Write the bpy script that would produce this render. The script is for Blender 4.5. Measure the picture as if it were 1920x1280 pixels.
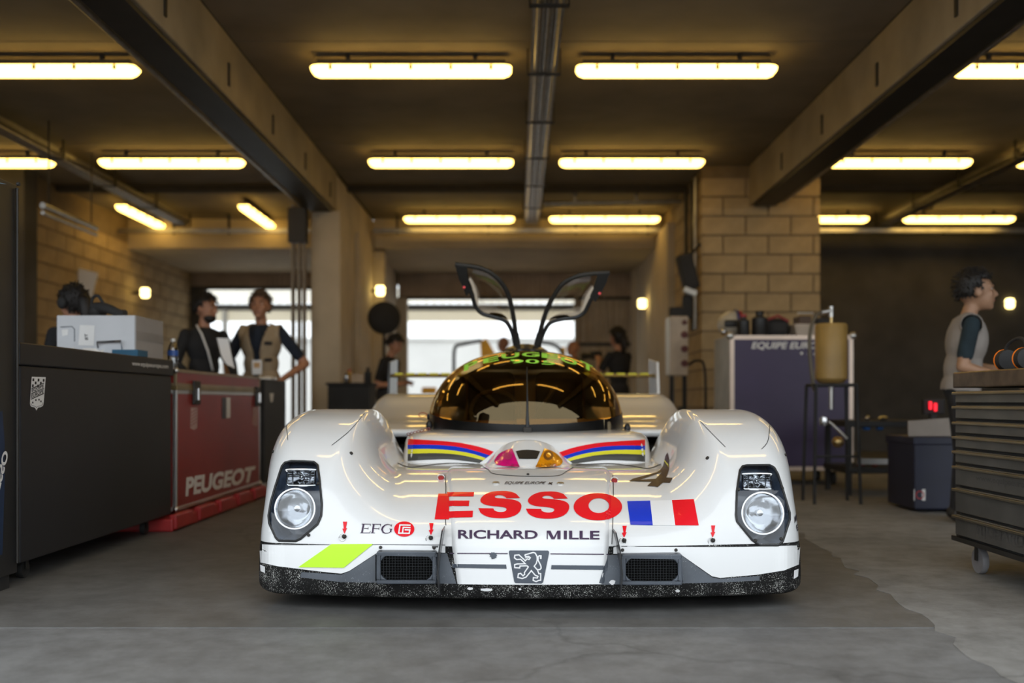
import bpy, bmesh, math, random
import numpy as np
from mathutils import Vector, Matrix
from mathutils.bvhtree import BVHTree

random.seed(7)
for o in list(bpy.data.objects):
    bpy.data.objects.remove(o)
SC = bpy.context.scene
COL = SC.collection

# ------------------------------------------------------------------ camera
F, VX, VY, CH = 1882.0, 970.0, 752.0, 0.756      # focal length in px, vanishing point, eye height (1920x1280 frame)
cam = bpy.data.cameras.new('camera')
cam.sensor_width = 36.0
cam.lens = F * 36.0 / 1920.0
cam.shift_x = -(VX - 960.0) / 1920.0
cam.shift_y = (VY - 640.0) / 1920.0
cam.clip_end = 300
cam.dof.use_dof = True
cam.dof.focus_distance = 3.78
cam.dof.aperture_fstop = 1.5
camo = bpy.data.objects.new('camera', cam)
COL.objects.link(camo)
camo.location = (0, 0, CH)
camo.rotation_euler = (math.radians(90), 0, 0)
SC.camera = camo

# ------------------------------------------------------------------ sky and exposure
world = bpy.data.worlds.new('overcast_sky')
SC.world = world
world.use_nodes = True
wn = world.node_tree
wn.nodes.clear()
wo = wn.nodes.new('ShaderNodeOutputWorld')
wb = wn.nodes.new('ShaderNodeBackground')
wb.inputs[0].default_value = (0.90, 0.96, 1.0, 1)
wb.inputs[1].default_value = 1.98
wn.links.new(wb.outputs[0], wo.inputs[0])
vs = SC.view_settings
vs.view_transform = 'Standard'
vs.look = 'None'
vs.gamma = 1.0
vs.use_curve_mapping = False
vs.exposure = 0.0
LAMP = (7.2, 4.5, 1.05)          # radiance of the fluorescent diffusers

def P(px, py, d):
    return Vector(((px - VX) * d / F, d, CH - (py - VY) * d / F))

# ------------------------------------------------------------------ materials
MATS = {}
def mat(name, col, rough=0.5, metal=0.0, var=0.12, scale=6.0, bump=0.0, coat=0.0, spec=0.5, col2=None, detail=4.0, emit=None, stretch=None):
    if name in MATS:
        return MATS[name]
    m = bpy.data.materials.new(name)
    m.use_nodes = True
    nt = m.node_tree
    b = nt.nodes['Principled BSDF']
    b.inputs['Roughness'].default_value = rough
    b.inputs['Metallic'].default_value = metal
    b.inputs['Coat Weight'].default_value = coat
    b.inputs['Coat Roughness'].default_value = 0.05
    b.inputs['Specular IOR Level'].default_value = spec
    tc = nt.nodes.new('ShaderNodeTexCoord')
    src = tc.outputs['Object']
    if stretch:
        mp = nt.nodes.new('ShaderNodeMapping')
        mp.inputs['Scale'].default_value = stretch
        nt.links.new(src, mp.inputs[0]); src = mp.outputs[0]
    n = nt.nodes.new('ShaderNodeTexNoise')
    n.inputs['Scale'].default_value = scale
    n.inputs['Detail'].default_value = detail
    nt.links.new(src, n.inputs['Vector'])
    r = nt.nodes.new('ShaderNodeValToRGB')
    r.color_ramp.elements[0].position = 0.3
    r.color_ramp.elements[1].position = 0.7
    c2 = col2 if col2 else tuple(max(0, c * (1 - 2 * var)) for c in col)
    r.color_ramp.elements[0].color = (*c2, 1)
    r.color_ramp.elements[1].color = (*col, 1)
    nt.links.new(n.outputs[0], r.inputs[0])
    nt.links.new(r.outputs[0], b.inputs['Base Color'])
    if bump:
        bp = nt.nodes.new('ShaderNodeBump')
        bp.inputs['Strength'].default_value = bump
        bp.inputs['Distance'].default_value = 0.01
        n2 = nt.nodes.new('ShaderNodeTexNoise')
        n2.inputs['Scale'].default_value = scale * 6
        n2.inputs['Detail'].default_value = 6
        nt.links.new(src, n2.inputs['Vector'])
        nt.links.new(n2.outputs[0], bp.inputs['Height'])
        nt.links.new(bp.outputs[0], b.inputs['Normal'])
    if emit:
        b.inputs['Emission Color'].default_value = (*emit, 1)
        b.inputs['Emission Strength'].default_value = 1.0
    MATS[name] = m
    return m

def glassmat(name, tint, gloss, base=0.05, fr=1.45, rough=0.02):
    """thin glass: tinted transparency with a fresnel-weighted mirror coat"""
    if name in MATS:
        return MATS[name]
    m = bpy.data.materials.new(name)
    m.use_nodes = True
    nt = m.node_tree
    nt.nodes.clear()
    out = nt.nodes.new('ShaderNodeOutputMaterial')
    mix = nt.nodes.new('ShaderNodeMixShader')
    tr = nt.nodes.new('ShaderNodeBsdfTransparent')
    gl = nt.nodes.new('ShaderNodeBsdfGlossy')
    fz = nt.nodes.new('ShaderNodeFresnel')
    ad = nt.nodes.new('ShaderNodeMath'); ad.operation = 'ADD'; ad.use_clamp = True
    nz = nt.nodes.new('ShaderNodeTexNoise'); nz.inputs['Scale'].default_value = 9
    mr = nt.nodes.new('ShaderNodeMapRange')
    mr.inputs['To Min'].default_value = base * 0.85; mr.inputs['To Max'].default_value = base * 1.15
    nt.links.new(nz.outputs[0], mr.inputs[0])
    nt.links.new(mr.outputs[0], ad.inputs[1])
    tr.inputs[0].default_value = (*tint, 1)
    gl.inputs[0].default_value = (*gloss, 1)
    gl.inputs['Roughness'].default_value = rough
    fz.inputs[0].default_value = fr
    nt.links.new(fz.outputs[0], ad.inputs[0])
    nt.links.new(ad.outputs[0], mix.inputs[0])
    nt.links.new(tr.outputs[0], mix.inputs[1])
    nt.links.new(gl.outputs[0], mix.inputs[2])
    nt.links.new(mix.outputs[0], out.inputs[0])
    MATS[name] = m
    return m

def speckle(name, col, dot, scale=160, thr=0.68, rough=0.6):
    m = mat(name, col, rough=rough, var=0.2, scale=8)
    nt = m.node_tree
    b = nt.nodes['Principled BSDF']
    ramp = b.inputs['Base Color'].links[0].from_socket
    tc = [n for n in nt.nodes if n.type == 'TEX_COORD'][0]
    n = nt.nodes.new('ShaderNodeTexNoise'); n.inputs['Scale'].default_value = scale; n.inputs['Detail'].default_value = 2
    n2 = nt.nodes.new('ShaderNodeTexNoise'); n2.inputs['Scale'].default_value = 14
    mr = nt.nodes.new('ShaderNodeMath'); mr.operation = 'MULTIPLY_ADD'; mr.inputs[1].default_value = 0.35; 
    nt.links.new(tc.outputs['Object'], n.inputs['Vector']); nt.links.new(tc.outputs['Object'], n2.inputs['Vector'])
    nt.links.new(n2.outputs[0], mr.inputs[0]); nt.links.new(n.outputs[0], mr.inputs[2])
    r = nt.nodes.new('ShaderNodeValToRGB')
    r.color_ramp.elements[0].position = thr + 0.12; r.color_ramp.elements[1].position = thr + 0.17
    nt.links.new(mr.outputs[0], r.inputs[0])
    mx = nt.nodes.new('ShaderNodeMix'); mx.data_type = 'RGBA'
    nt.links.new(r.outputs[0], mx.inputs[0]); nt.links.new(ramp, mx.inputs[6]); mx.inputs[7].default_value = (*dot, 1)
    nt.links.new(mx.outputs[2], b.inputs['Base Color'])
    return m

# ------------------------------------------------------------------ objects
def tag(o, label, cat, group=None, kind=None):
    if label: o['label'] = label
    if cat: o['category'] = cat
    if group: o['group'] = group
    if kind: o['kind'] = kind
    return o

def thing(name, loc, label, cat, group=None):
    o = bpy.data.objects.new(name, None)
    o.empty_display_size = 0.1
    COL.objects.link(o)
    o.location = loc
    return tag(o, label, cat, group)

def rootloc(o):
    while o.parent is not None:
        o = o.parent
    return Vector(o.location)

def link(name, me, parent=None, m=None, smooth=False, bevel=0.0, origin=None):
    o = bpy.data.objects.new(name, me)
    COL.objects.link(o)
    if m is not None and len(me.materials) == 0:
        for x in (m if isinstance(m, (list, tuple)) else [m]):
            me.materials.append(x)
    if smooth:
        me.polygons.foreach_set('use_smooth', [True] * len(me.polygons))
        if smooth != 'all':
            try: me.set_sharp_from_angle(angle=math.radians(40))
            except Exception: pass
    if parent is not None:
        off = rootloc(parent)
        me.transform(Matrix.Translation(-off))
        o.parent = parent
    elif origin is not None:
        me.transform(Matrix.Translation(-Vector(origin)))
        o.location = origin
    if bevel:
        bv = o.modifiers.new('bevel', 'BEVEL')
        bv.width = bevel; bv.segments = 2; bv.limit_method = 'ANGLE'
        bv.harden_normals = False
    return o

class MB:
    def __init__(s, M=None):
        s.v = []; s.f = []; s.fm = []; s.M = M; s.mi = 0
    def add(s, vs_, fs):
        b = len(s.v)
        for p in vs_:
            p = Vector(p)
            s.v.append(s.M @ p if s.M is not None else p)
        for f in fs:
            s.f.append([b + i for i in f]); s.fm.append(s.mi)
        return s
    def box(s, lo, hi):
        x0, y0, z0 = lo; x1, y1, z1 = hi
        return s.add([(x0,y0,z0),(x1,y0,z0),(x1,y1,z0),(x0,y1,z0),(x0,y0,z1),(x1,y0,z1),(x1,y1,z1),(x0,y1,z1)],
                     [(0,3,2,1),(4,5,6,7),(0,1,5,4),(1,2,6,5),(2,3,7,6),(3,0,4,7)])
    def cbox(s, c, sz, R=None):
        c = Vector(c); h = Vector(sz) / 2
        pts = []
        for z in (-1, 1):
            for x, y in ((-1,-1),(1,-1),(1,1),(-1,1)):
                p = Vector((x*h.x, y*h.y, z*h.z))
                pts.append(c + (R @ p if R is not None else p))
        return s.add(pts, [(0,3,2,1),(4,5,6,7),(0,1,5,4),(1,2,6,5),(2,3,7,6),(3,0,4,7)])
    def tube(s, pts, r, n=10, cap=True, closed=False):
        pts = [Vector(p) for p in pts]
        m = len(pts)
        rr = r if isinstance(r, (list, tuple)) else [r] * m
        vs_ = []; up = None
        for i in range(m):
            if closed: t = pts[(i+1) % m] - pts[i-1]
            else: t = pts[min(i+1, m-1)] - pts[max(i-1, 0)]
            t.normalize()
            if up is None:
                up = Vector((0,0,1)) if abs(t.z) < 0.9 else Vector((1,0,0))
            a = t.cross(up)
            if a.length < 1e-6: a = t.orthogonal()
            a.normalize(); b = a.cross(t).normalized(); up = b
            for k in range(n):
                q = 2 * math.pi * k / n
                vs_.append(pts[i] + (a * math.cos(q) + b * math.sin(q)) * rr[i])
        fs = []
        for i in range(m if closed else m - 1):
            j = (i + 1) % m
            for k in range(n):
                l = (k + 1) % n
                fs.append((i*n+k, i*n+l, j*n+l, j*n+k))
        if cap and not closed:
            fs.append(tuple(range(n))); fs.append(tuple((m-1)*n + k for k in reversed(range(n))))
        return s.add(vs_, fs)
    def lathe(s, prof, base, axis=(0,0,1), n=24, caps=True):
        ax = Vector(axis).normalized()
        a = ax.orthogonal().normalized(); b = ax.cross(a)
        base = Vector(base); vs_ = []
        for r, h in prof:
            for k in range(n):
                q = 2 * math.pi * k / n
                vs_.append(base + ax * h + (a * math.cos(q) + b * math.sin(q)) * max(r, 1e-4))
        fs = []
        for i in range(len(prof) - 1):
            for k in range(n):
                l = (k + 1) % n
                fs.append((i*n+k, i*n+l, (i+1)*n+l, (i+1)*n+k))
        if caps:
            fs.append(tuple(reversed(range(n)))); fs.append(tuple((len(prof)-1)*n + k for k in range(n)))
        return s.add(vs_, fs)
    def ell(s, c, r, n=16, R=None):
        c = Vector(c); vs_ = []; m = n // 2
        for i in range(m + 1):
            t = math.pi * i / m
            for k in range(n):
                q = 2 * math.pi * k / n
                p = Vector((math.sin(t)*math.cos(q)*r[0], math.sin(t)*math.sin(q)*r[1], math.cos(t)*r[2]))
                vs_.append(c + (R @ p if R is not None else p))
        fs = []
        for i in range(m):
            for k in range(n):
                l = (k+1) % n
                if i == 0: fs.append((0, (i+1)*n+k, (i+1)*n+l))
                elif i == m-1: fs.append((i*n+l, i*n+k, m*n))
                else: fs.append((i*n+k, (i+1)*n+k, (i+1)*n+l, i*n+l))
        return s.add(vs_, fs)
    def prism(s, poly, ext):
        ext = Vector(ext); n = len(poly)
        vs_ = [Vector(p) for p in poly] + [Vector(p) + ext for p in poly]
        fs = [tuple(reversed(range(n))), tuple(n + i for i in range(n))]
        for i in range(n):
            j = (i+1) % n
            fs.append((i, j, n+j, n+i))
        return s.add(vs_, fs)
    def grid(s, G, flip=False):
        nr, nc = len(G), len(G[0])
        vs_ = [p for row in G for p in row]
        fs = []
        for i in range(nr-1):
            for k in range(nc-1):
                f = (i*nc+k, i*nc+k+1, (i+1)*nc+k+1, (i+1)*nc+k)
                fs.append(tuple(reversed(f)) if flip else f)
        return s.add(vs_, fs)
    def mesh(s, name, clean=True):
        me = bpy.data.meshes.new(name)
        me.from_pydata([tuple(p) for p in s.v], [], s.f)
        if any(s.fm): me.polygons.foreach_set('material_index', s.fm)
        if clean:
            bm = bmesh.new(); bm.from_mesh(me)
            bmesh.ops.remove_doubles(bm, verts=bm.verts, dist=1e-5)
            bmesh.ops.recalc_face_normals(bm, faces=bm.faces)
            bm.to_mesh(me); bm.free()
        me.update()
        return me
    def build(s, name, m, parent=None, smooth=False, bevel=0.0, origin=None, clean=True):
        return link(name, s.mesh(name, clean), parent, m, smooth, bevel, origin)

def struct(o, label=None, cat=None):
    o['kind'] = 'structure'
    if label: o['label'] = label
    if cat: o['category'] = cat
    return o

def copy_tree(o, parent=None, delta=Vector((0,0,0))):
    c = o.copy(); COL.objects.link(c)
    c.parent = parent
    if parent is None: c.location = Vector(o.location) + Vector(delta)
    for ch in [x for x in bpy.data.objects if x.parent == o]:
        copy_tree(ch, c)
    return c

# ------------------------------------------------------------------ flat prints laid on real surfaces
def bvh_of(objs):
    V = []; Fc = []
    for o in objs:
        b = len(V); r = rootloc(o)
        V += [Vector(v.co) + r for v in o.data.vertices]
        Fc += [[b + i for i in p.vertices] for p in o.data.polygons]
    return BVHTree.FromPolygons(V, Fc)
EYE = Vector((0, 0, CH))
def hit(bvh, px, py):
    d = (P(px, py, 1.0) - EYE).normalized()
    h, n, i, t = bvh.ray_cast(EYE, d)
    if h is None: return None, None
    if n.dot(d) > 0: n = -n
    return h, n

_txt = {}
def text2d(body, bold=0.0):
    key = (body, bold)
    if key in _txt: return _txt[key]
    cu = bpy.data.curves.new('t', 'FONT')
    cu.body = body; cu.offset = bold; cu.resolution_u = 5
    o = bpy.data.objects.new('t', cu); COL.objects.link(o)
    dg = bpy.context.evaluated_depsgraph_get(); dg.update()
    me = bpy.data.meshes.new_from_object(o.evaluated_get(dg))
    v = np.array([q.co[:2] for q in me.vertices]); f = [list(p.vertices) for p in me.polygons]
    bpy.data.objects.remove(o); bpy.data.curves.remove(cu); bpy.data.meshes.remove(me)
    lo = v.min(0); hi = v.max(0)
    v = (v - lo) / (hi - lo)
    _txt[key] = (v, f)
    return v, f

def quadmap(v, q):
    """unit square (0,0 bottom-left) -> quad given as bottom-left, bottom-right, top-right, top-left in px"""
    q = [np.array(a, float) for a in q]
    x = v[:, :1]; y = v[:, 1:]
    return (q[0]*(1-x) + q[1]*x)*(1-y) + (q[3]*(1-x) + q[2]*x)*y

def rect(x0, y0, x1, y1, shear=0):
    return [(x0, y1), (x1, y1), (x1 + shear, y0), (x0 + shear, y0)]

class Print:
    """collects flat shapes in photo pixels, then lays them on a surface"""
    def __init__(s): s.v = []; s.f = []
    def raw(s, v, f):
        b = len(s.v); s.v += [tuple(p) for p in v]; s.f += [[b + i for i in q] for q in f]; return s
    def text(s, body, quad, bold=0.0):
        v, f = text2d(body, bold)
        return s.raw(quadmap(v, quad), f)
    def poly(s, pts): return s.raw(pts, [list(range(len(pts)))])
    def ellipse(s, cx, cy, rx, ry, n=28): return s.poly([(cx+rx*math.cos(2*math.pi*k/n), cy+ry*math.sin(2*math.pi*k/n)) for k in range(n)])
    def ring(s, cx, cy, rx, ry, ix, iy, n=32, jx=0, jy=0):
        v = []; f = []
        for k in range(n):
            a = 2*math.pi*k/n
            v += [(cx+rx*math.cos(a), cy+ry*math.sin(a)), (cx+jx+ix*math.cos(a), cy+jy+iy*math.sin(a))]
        for k in range(n):
            l = (k+1) % n
            f.append([2*k, 2*l, 2*l+1, 2*k+1])
        return s.raw(v, f)
    def stroke(s, pts, w, closed=False):
        pts = [np.array(p, float) for p in pts]; n = len(pts)
        L = []; R = []
        for i in range(n):
            if closed: a, b = pts[i-1], pts[(i+1) % n]
            else: a, b = pts[max(i-1, 0)], pts[min(i+1, n-1)]
            d1 = pts[i]-a; d2 = b-pts[i]
            d1 = d1/(np.linalg.norm(d1)+1e-9); d2 = d2/(np.linalg.norm(d2)+1e-9)
            t = d1+d2; t = t/(np.linalg.norm(t)+1e-9)
            nn = np.array([-t[1], t[0]])
            ref = d2 if np.linalg.norm(d2) > .5 else d1
            c = max(0.45, abs(nn.dot(np.array([-ref[1], ref[0]]))))
            ww = w[i] if isinstance(w, (list, tuple)) else w
            L.append(pts[i]+nn*ww/2/c); R.append(pts[i]-nn*ww/2/c)
        v = L+R; f = []
        for i in range(n if closed else n-1):
            j = (i+1) % n
            f.append([i, j, n+j, n+i])
        return s.raw(v, f)
    def lay(s, name, bvh, m, parent, off=0.0012, step=9.0):
        bm = bmesh.new()
        vs_ = [bm.verts.new((p[0], p[1], 0)) for p in s.v]
        for q in s.f:
            try: bm.faces.new([vs_[i] for i in q])
            except ValueError: pass
        bmesh.ops.triangulate(bm, faces=bm.faces)
        if step and s.v:
            A = np.array(s.v); lo = A.min(0); hi = A.max(0)
            for ax in (0, 1):
                k = math.ceil((lo[ax] + 1e-3) / step) * step
                while k < hi[ax]:
                    co = (k, 0, 0) if ax == 0 else (0, k, 0)
                    no = (1, 0, 0) if ax == 0 else (0, 1, 0)
                    bmesh.ops.bisect_plane(bm, geom=bm.verts[:]+bm.edges[:]+bm.faces[:], plane_co=co, plane_no=no)
                    k += step
        dead = []
        for v in bm.verts:
            h, n = hit(bvh, v.co.x, v.co.y)
            if h is None: dead.append(v)
            else: v.co = h + n * off
        bmesh.ops.delete(bm, geom=dead, context='VERTS')
        for f in bm.faces:
            f.normal_update()
            if f.normal.dot(f.calc_center_median() - EYE) > 0: f.normal_flip()
        me = bpy.data.meshes.new(name); bm.to_mesh(me); bm.free()
        return link(name, me, parent, m)

def spline(pts, n):
    """Catmull-Rom through control points, n samples"""
    A = np.array(pts, float); m = len(A)
    out = []
    for t in np.linspace(0, m-1, n):
        i = min(int(t), m-2); u = t-i
        p0 = A[max(i-1, 0)]; p1 = A[i]; p2 = A[i+1]; p3 = A[min(i+2, m-1)]
        out.append(0.5*((2*p1)+(-p0+p2)*u+(2*p0-5*p1+4*p2-p3)*u*u+(-p0+3*p1-3*p2+p3)*u**3))
    return np.array(out)

# ================================================================== the building
ZC = 3.48                      # ceiling
M_CEIL = mat('ceiling_concrete', (0.245, 0.205, 0.155), 0.85, var=0.16, scale=1.6, bump=0.15)
M_CEILJ = mat('joint_dark', (0.05, 0.042, 0.035), 0.9)
M_BEAM = mat('beam_concrete', (0.36, 0.295, 0.20), 0.85, var=0.15, scale=2.5, bump=0.2)
M_STEEL = mat('galvanised_steel', (0.42, 0.40, 0.37), 0.38, 0.9, var=0.15, scale=10)
M_DSTEEL = mat('dark_steel', (0.05, 0.046, 0.042), 0.55, 0.6)
M_BLOCK = mat('concrete_block', (0.47, 0.345, 0.19), 0.9, var=0.14, scale=5, bump=0.35)
M_MORT = mat('mortar', (0.22, 0.16, 0.095), 0.95, var=0.1, scale=9, bump=0.3)
M_WALL = mat('render_wall', (0.56, 0.46, 0.33), 0.8, var=0.12, scale=2.2, bump=0.12)
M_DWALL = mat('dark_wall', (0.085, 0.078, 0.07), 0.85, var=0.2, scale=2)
M_BLK = mat('black_paint', (0.02, 0.02, 0.021), 0.45, var=0.15)
M_BLKM = mat('matt_black', (0.024, 0.023, 0.023), 0.75, var=0.2)
M_RUB = mat('rubber', (0.02, 0.02, 0.02), 0.7)
M_CHR = mat('chrome', (0.75, 0.75, 0.76), 0.12, 1.0, var=0.03)
M_ALU = mat('aluminium_edge', (0.62, 0.60, 0.57), 0.32, 0.9, var=0.06)
M_WHITEP = mat('white_plastic', (0.72, 0.72, 0.70), 0.45, var=0.04)
M_PAPER = mat('paper', (0.82, 0.81, 0.80), 0.8, var=0.03)
M_RED = mat('red_plastic', (0.42, 0.025, 0.025), 0.45, var=0.15)

def concrete_floor(name, base, dark, rough):
    m = mat(name, base, rough, var=0.2, scale=0.9, bump=0.12, col2=dark, detail=8)
    nt = m.node_tree; b = nt.nodes['Principled BSDF']
    ramp = b.inputs['Base Color'].links[0].from_socket
    tc = [n for n in nt.nodes if n.type == 'TEX_COORD'][0]
    v = nt.nodes.new('ShaderNodeTexVoronoi'); v.feature = 'DISTANCE_TO_EDGE'; v.inputs['Scale'].default_value = 0.22
    nz = nt.nodes.new('ShaderNodeTexNoise'); nz.inputs['Scale'].default_value = 2.5; nz.inputs['Detail'].default_value = 6
    mx = nt.nodes.new('ShaderNodeVectorMath'); mx.operation = 'MULTIPLY_ADD'; mx.inputs[1].default_value = (0.5, 0.5, 0.5)
    nt.links.new(tc.outputs['Object'], nz.inputs['Vector'])
    nt.links.new(nz.outputs['Color'], mx.inputs[0]); nt.links.new(tc.outputs['Object'], mx.inputs[2])
    nt.links.new(mx.outputs[0], v.inputs['Vector'])
    r = nt.nodes.new('ShaderNodeValToRGB')
    r.color_ramp.elements[0].position = 0.0; r.color_ramp.elements[0].color = (0.72, 0.72, 0.72, 1)
    r.color_ramp.elements[1].position = 0.0025; r.color_ramp.elements[1].color = (1, 1, 1, 1)
    nt.links.new(v.outputs[0], r.inputs[0])
    # oil stains and scuffs
    s2 = nt.nodes.new('ShaderNodeTexNoise'); s2.inputs['Scale'].default_value = 7; s2.inputs['Detail'].default_value = 9; s2.inputs['Roughness'].default_value = 0.7
    nt.links.new(tc.outputs['Object'], s2.inputs['Vector'])
    r2 = nt.nodes.new('ShaderNodeValToRGB')
    r2.color_ramp.elements[0].position = 0.32; r2.color_ramp.elements[0].color = (0.68, 0.67, 0.66, 1)
    r2.color_ramp.elements[1].position = 0.62; r2.color_ramp.elements[1].color = (1.1, 1.1, 1.1, 1)
    nt.links.new(s2.outputs[0], r2.inputs[0])
    m1 = nt.nodes.new('ShaderNodeMix'); m1.data_type = 'RGBA'; m1.blend_type = 'MULTIPLY'; m1.inputs[0].default_value = 1
    m2 = nt.nodes.new('ShaderNodeMix'); m2.data_type = 'RGBA'; m2.blend_type = 'MULTIPLY'; m2.inputs[0].default_value = 1
    nt.links.new(ramp, m1.inputs[6]); nt.links.new(r.outputs[0], m1.inputs[7])
    nt.links.new(m1.outputs[2], m2.inputs[6]); nt.links.new(r2.outputs[0], m2.inputs[7])
    nt.links.new(m2.outputs[2], b.inputs['Base Color'])
    return m
M_FL_IN = concrete_floor('floor_inside', (0.155, 0.152, 0.148), (0.095, 0.093, 0.09), 0.55)
M_FL_AP = concrete_floor('floor_apron', (0.20, 0.20, 0.20), (0.13, 0.13, 0.133), 0.65)
M_FL_OUT = concrete_floor('outside_paving', (0.5, 0.49, 0.47), (0.4, 0.39, 0.38), 0.8)  # pale tone holds the sunlight that falls outside
M_FL_RT = concrete_floor('floor_strip', (0.27, 0.262, 0.25), (0.15, 0.145, 0.138), 0.8)

fl = struct(MB().box((-30, -40, -0.3), (30, 70, -0.02)).build('floor', M_CEILJ))
for lo, hi, m in (((-12, 3.36), (12, 18.3), M_FL_IN), ((-12, -6), (12, 3.345), M_FL_AP),
                  ((-30, 18.31), (30, 60), M_FL_OUT), ((-30, -40), (30, -6.01), M_FL_AP)):
    MB().box((lo[0], lo[1], -0.02), (hi[0], hi[1], 0.0)).build('concrete_slab', m, fl, bevel=0.004)
_r = random.Random(5)
edge = []
yy = -3.0
while yy < 11.5:
    edge.append((float(np.interp(yy, [-3, 2.7, 5.5, 11.5], [1.15, 1.33, 1.60, 2.0])) + _r.uniform(-.025, .025), yy, -0.004)); yy += .09
MB().prism(edge + [(9.0, 11.5, -0.004), (9.0, -3.0, -0.004)], (0, 0, .0055)).build('worn_screed', M_FL_RT, fl)

# ceiling: cast panels between the beams
ce = struct(MB().box((-10, 2.7, ZC + 0.02), (11, 15.2, ZC + 0.3)).build('ceiling', M_CEILJ))
for x0, x1 in ((-7.3, -2.46), (-2.15, 0.2), (0.2, 2.68), (2.98, 8.0), (-10, -7.3), (8, 11)):
    ds = [2.7, 4.6, 7.6, 10.6, 12.7, 15.2]
    for a, b in zip(ds[:-1], ds[1:]):
        MB().box((x0 + .004, a + .008, ZC), (x1 - .004, b - .008, ZC + 0.02)).build('ceiling_panel', M_CEIL, ce)
for x0, x1 in ((-7.3, -2.46), (-2.15, 2.68), (2.98, 8.0)):
    MB().box((x0, 12.66, ZC - 0.07), (x1, 12.80, ZC - 0.001)).build('downstand', M_CEILJ, ce)

def beam(n, x0, x1, d1):
    b = struct(MB().box((x0, 2.7, 3.016), (x1, d1, ZC)).build('trim_%d' % n, M_BEAM, bevel=0.01),
               ('concrete ceiling beam left of the centre bay, running to the rendered column' if n == 1 else 'concrete ceiling beam right of the centre bay, running to the block pier'), 'beam')
    MB().box((x0 + .03, 2.7, 2.985), (x1 - .03, d1 - .15, 3.0158)).build('steel_channel', M_DSTEEL, b)
    for yy in np.arange(3.4, d1 - .4, 1.35):
        xx = x1 if n == 1 else x0 - .012
        MB().box((xx, yy, 3.10), (xx + .012, yy + .035, 3.27)).build('bolt_plate', M_DSTEEL, b)
    MB().tube([(x0 - .05, 3.1, 3.03), (x0 - .05, d1 - .2, 3.03)] if n == 1 else [(x1 + .05, 3.1, 3.03), (x1 + .05, d1 - .2, 3.03)], 0.022).build('conduit', M_STEEL, b, True)
    return b
beam(1, -2.46, -2.15, 11.95)
beam(2, 2.68, 2.98, 11.62)
struct(MB().box((-7.6, 2.7, 3.016), (-7.3, 11.9, ZC)).build('trim_3', M_BEAM, bevel=0.01), 'far left concrete ceiling beam beyond the left lamps', 'beam')

# left column and the rendered dividing wall behind it
wl = struct(MB().box((-2.46, 11.95, 0), (-2.15, 18, 3.46)).build('wall_divider', M_WALL, bevel=0.012), 'rendered concrete dividing wall and column left of the centre bay', 'wall')
for y0, y1, w in ((11.87, 12.45, .06), (13.3, 13.62, .055), (15.0, 15.4, .16)):
    MB().box((-2.44, y0, 0), (-2.15 + w, y1, 3.0 if y0 > 12 else 3.014)).build('pilaster', M_WALL, wl, bevel=0.012)
for k, xx in enumerate((-2.63, -2.56, -2.50)):
    MB().box((xx, 11.66, 0.0), (xx + .035, 11.74, 3.05)).build('door_track', mat('old_steel', (.24,.20,.16), .6, .3), wl, bevel=0.004)
MB().box((-2.66, 11.62, 2.6), (-2.45, 11.78, 3.0)).build('track_bracket', M_DSTEEL, wl, bevel=0.006)

# block pier on the right
def block_face(parent, origin, u, nrm, length, rows, bw=0.50, bh=0.20, joint=0.022, seed=1):
    rnd = random.Random(seed)
    me = {}
    for r in range(rows):
        x = -(bw + joint) * (0.5 if r % 2 else 0.0)
        z = joint + r * (bh + joint)
        while x < length:
            a, b = max(x, 0), min(x + bw, length)
            if b - a > 0.05:
                key = (round(a - x, 3), round(b - x, 3))
                if key not in me:
                    me[key] = MB().cbox((0, 0, 0), (b - a, 0.06, bh)).mesh('concrete_block')
                    me[key].materials.append(M_BLOCK)
                o = bpy.data.objects.new('concrete_block', me[key]); COL.objects.link(o)
                o.parent = parent
                c = Vector(origin) + Vector(u) * ((a + b) / 2) + Vector(nrm) * (-0.03 + 0.012 + rnd.uniform(-.003, .004))
                o.location = c + Vector((0, 0, z + bh / 2)) - rootloc(parent)
                o.rotation_euler = (0, 0, math.atan2(u[1], u[0]))
            x += bw + joint
pier = struct(MB().box((2.15, 11.62, 0), (3.48, 18, ZC)).build('wall_pier', M_MORT), 'concrete block pier with visible courses behind the purple case', 'wall')
block_face(pier, (2.13, 11.62, 0), (1, 0, 0), (0, -1, 0), 1.37, 15, seed=3)
block_face(pier, (2.15, 13.6, 0), (0, -1, 0), (-1, 0, 0), 1.98, 15, seed=4)
MB().box((2.05, 13.7, 0), (2.16, 18, 3.2)).build('render_coat', M_WALL, pier)
# left block wall
wleft = struct(MB().box((-6.1, 11.9, 0), (-5.83, 18, ZC)).build('wall_left', M_MORT), 'long block wall on the left, receding behind the seated man', 'wall')
block_face(wleft, (-5.83, 11.9, 0), (0, 1, 0), (1, 0, 0), 6.1, 14, seed=5)
MB().box((-6.3, 11.6, 0), (-5.7, 11.92, ZC)).build('end_post', M_DWALL, wleft)
# dark right bay
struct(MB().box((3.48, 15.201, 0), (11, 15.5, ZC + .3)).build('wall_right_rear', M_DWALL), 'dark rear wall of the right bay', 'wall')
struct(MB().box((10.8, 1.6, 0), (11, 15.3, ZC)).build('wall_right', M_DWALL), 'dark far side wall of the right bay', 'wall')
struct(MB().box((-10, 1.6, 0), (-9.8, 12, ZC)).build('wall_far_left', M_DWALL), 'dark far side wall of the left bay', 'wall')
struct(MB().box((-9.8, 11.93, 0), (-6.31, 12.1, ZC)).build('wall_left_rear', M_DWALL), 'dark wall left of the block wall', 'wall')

M_SOFF = mat('painted_soffit', (0.55, 0.45, 0.31), 0.8, var=0.12, scale=1.5)  # paler than the beams, daylight bounced from outside is in the colour
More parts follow.
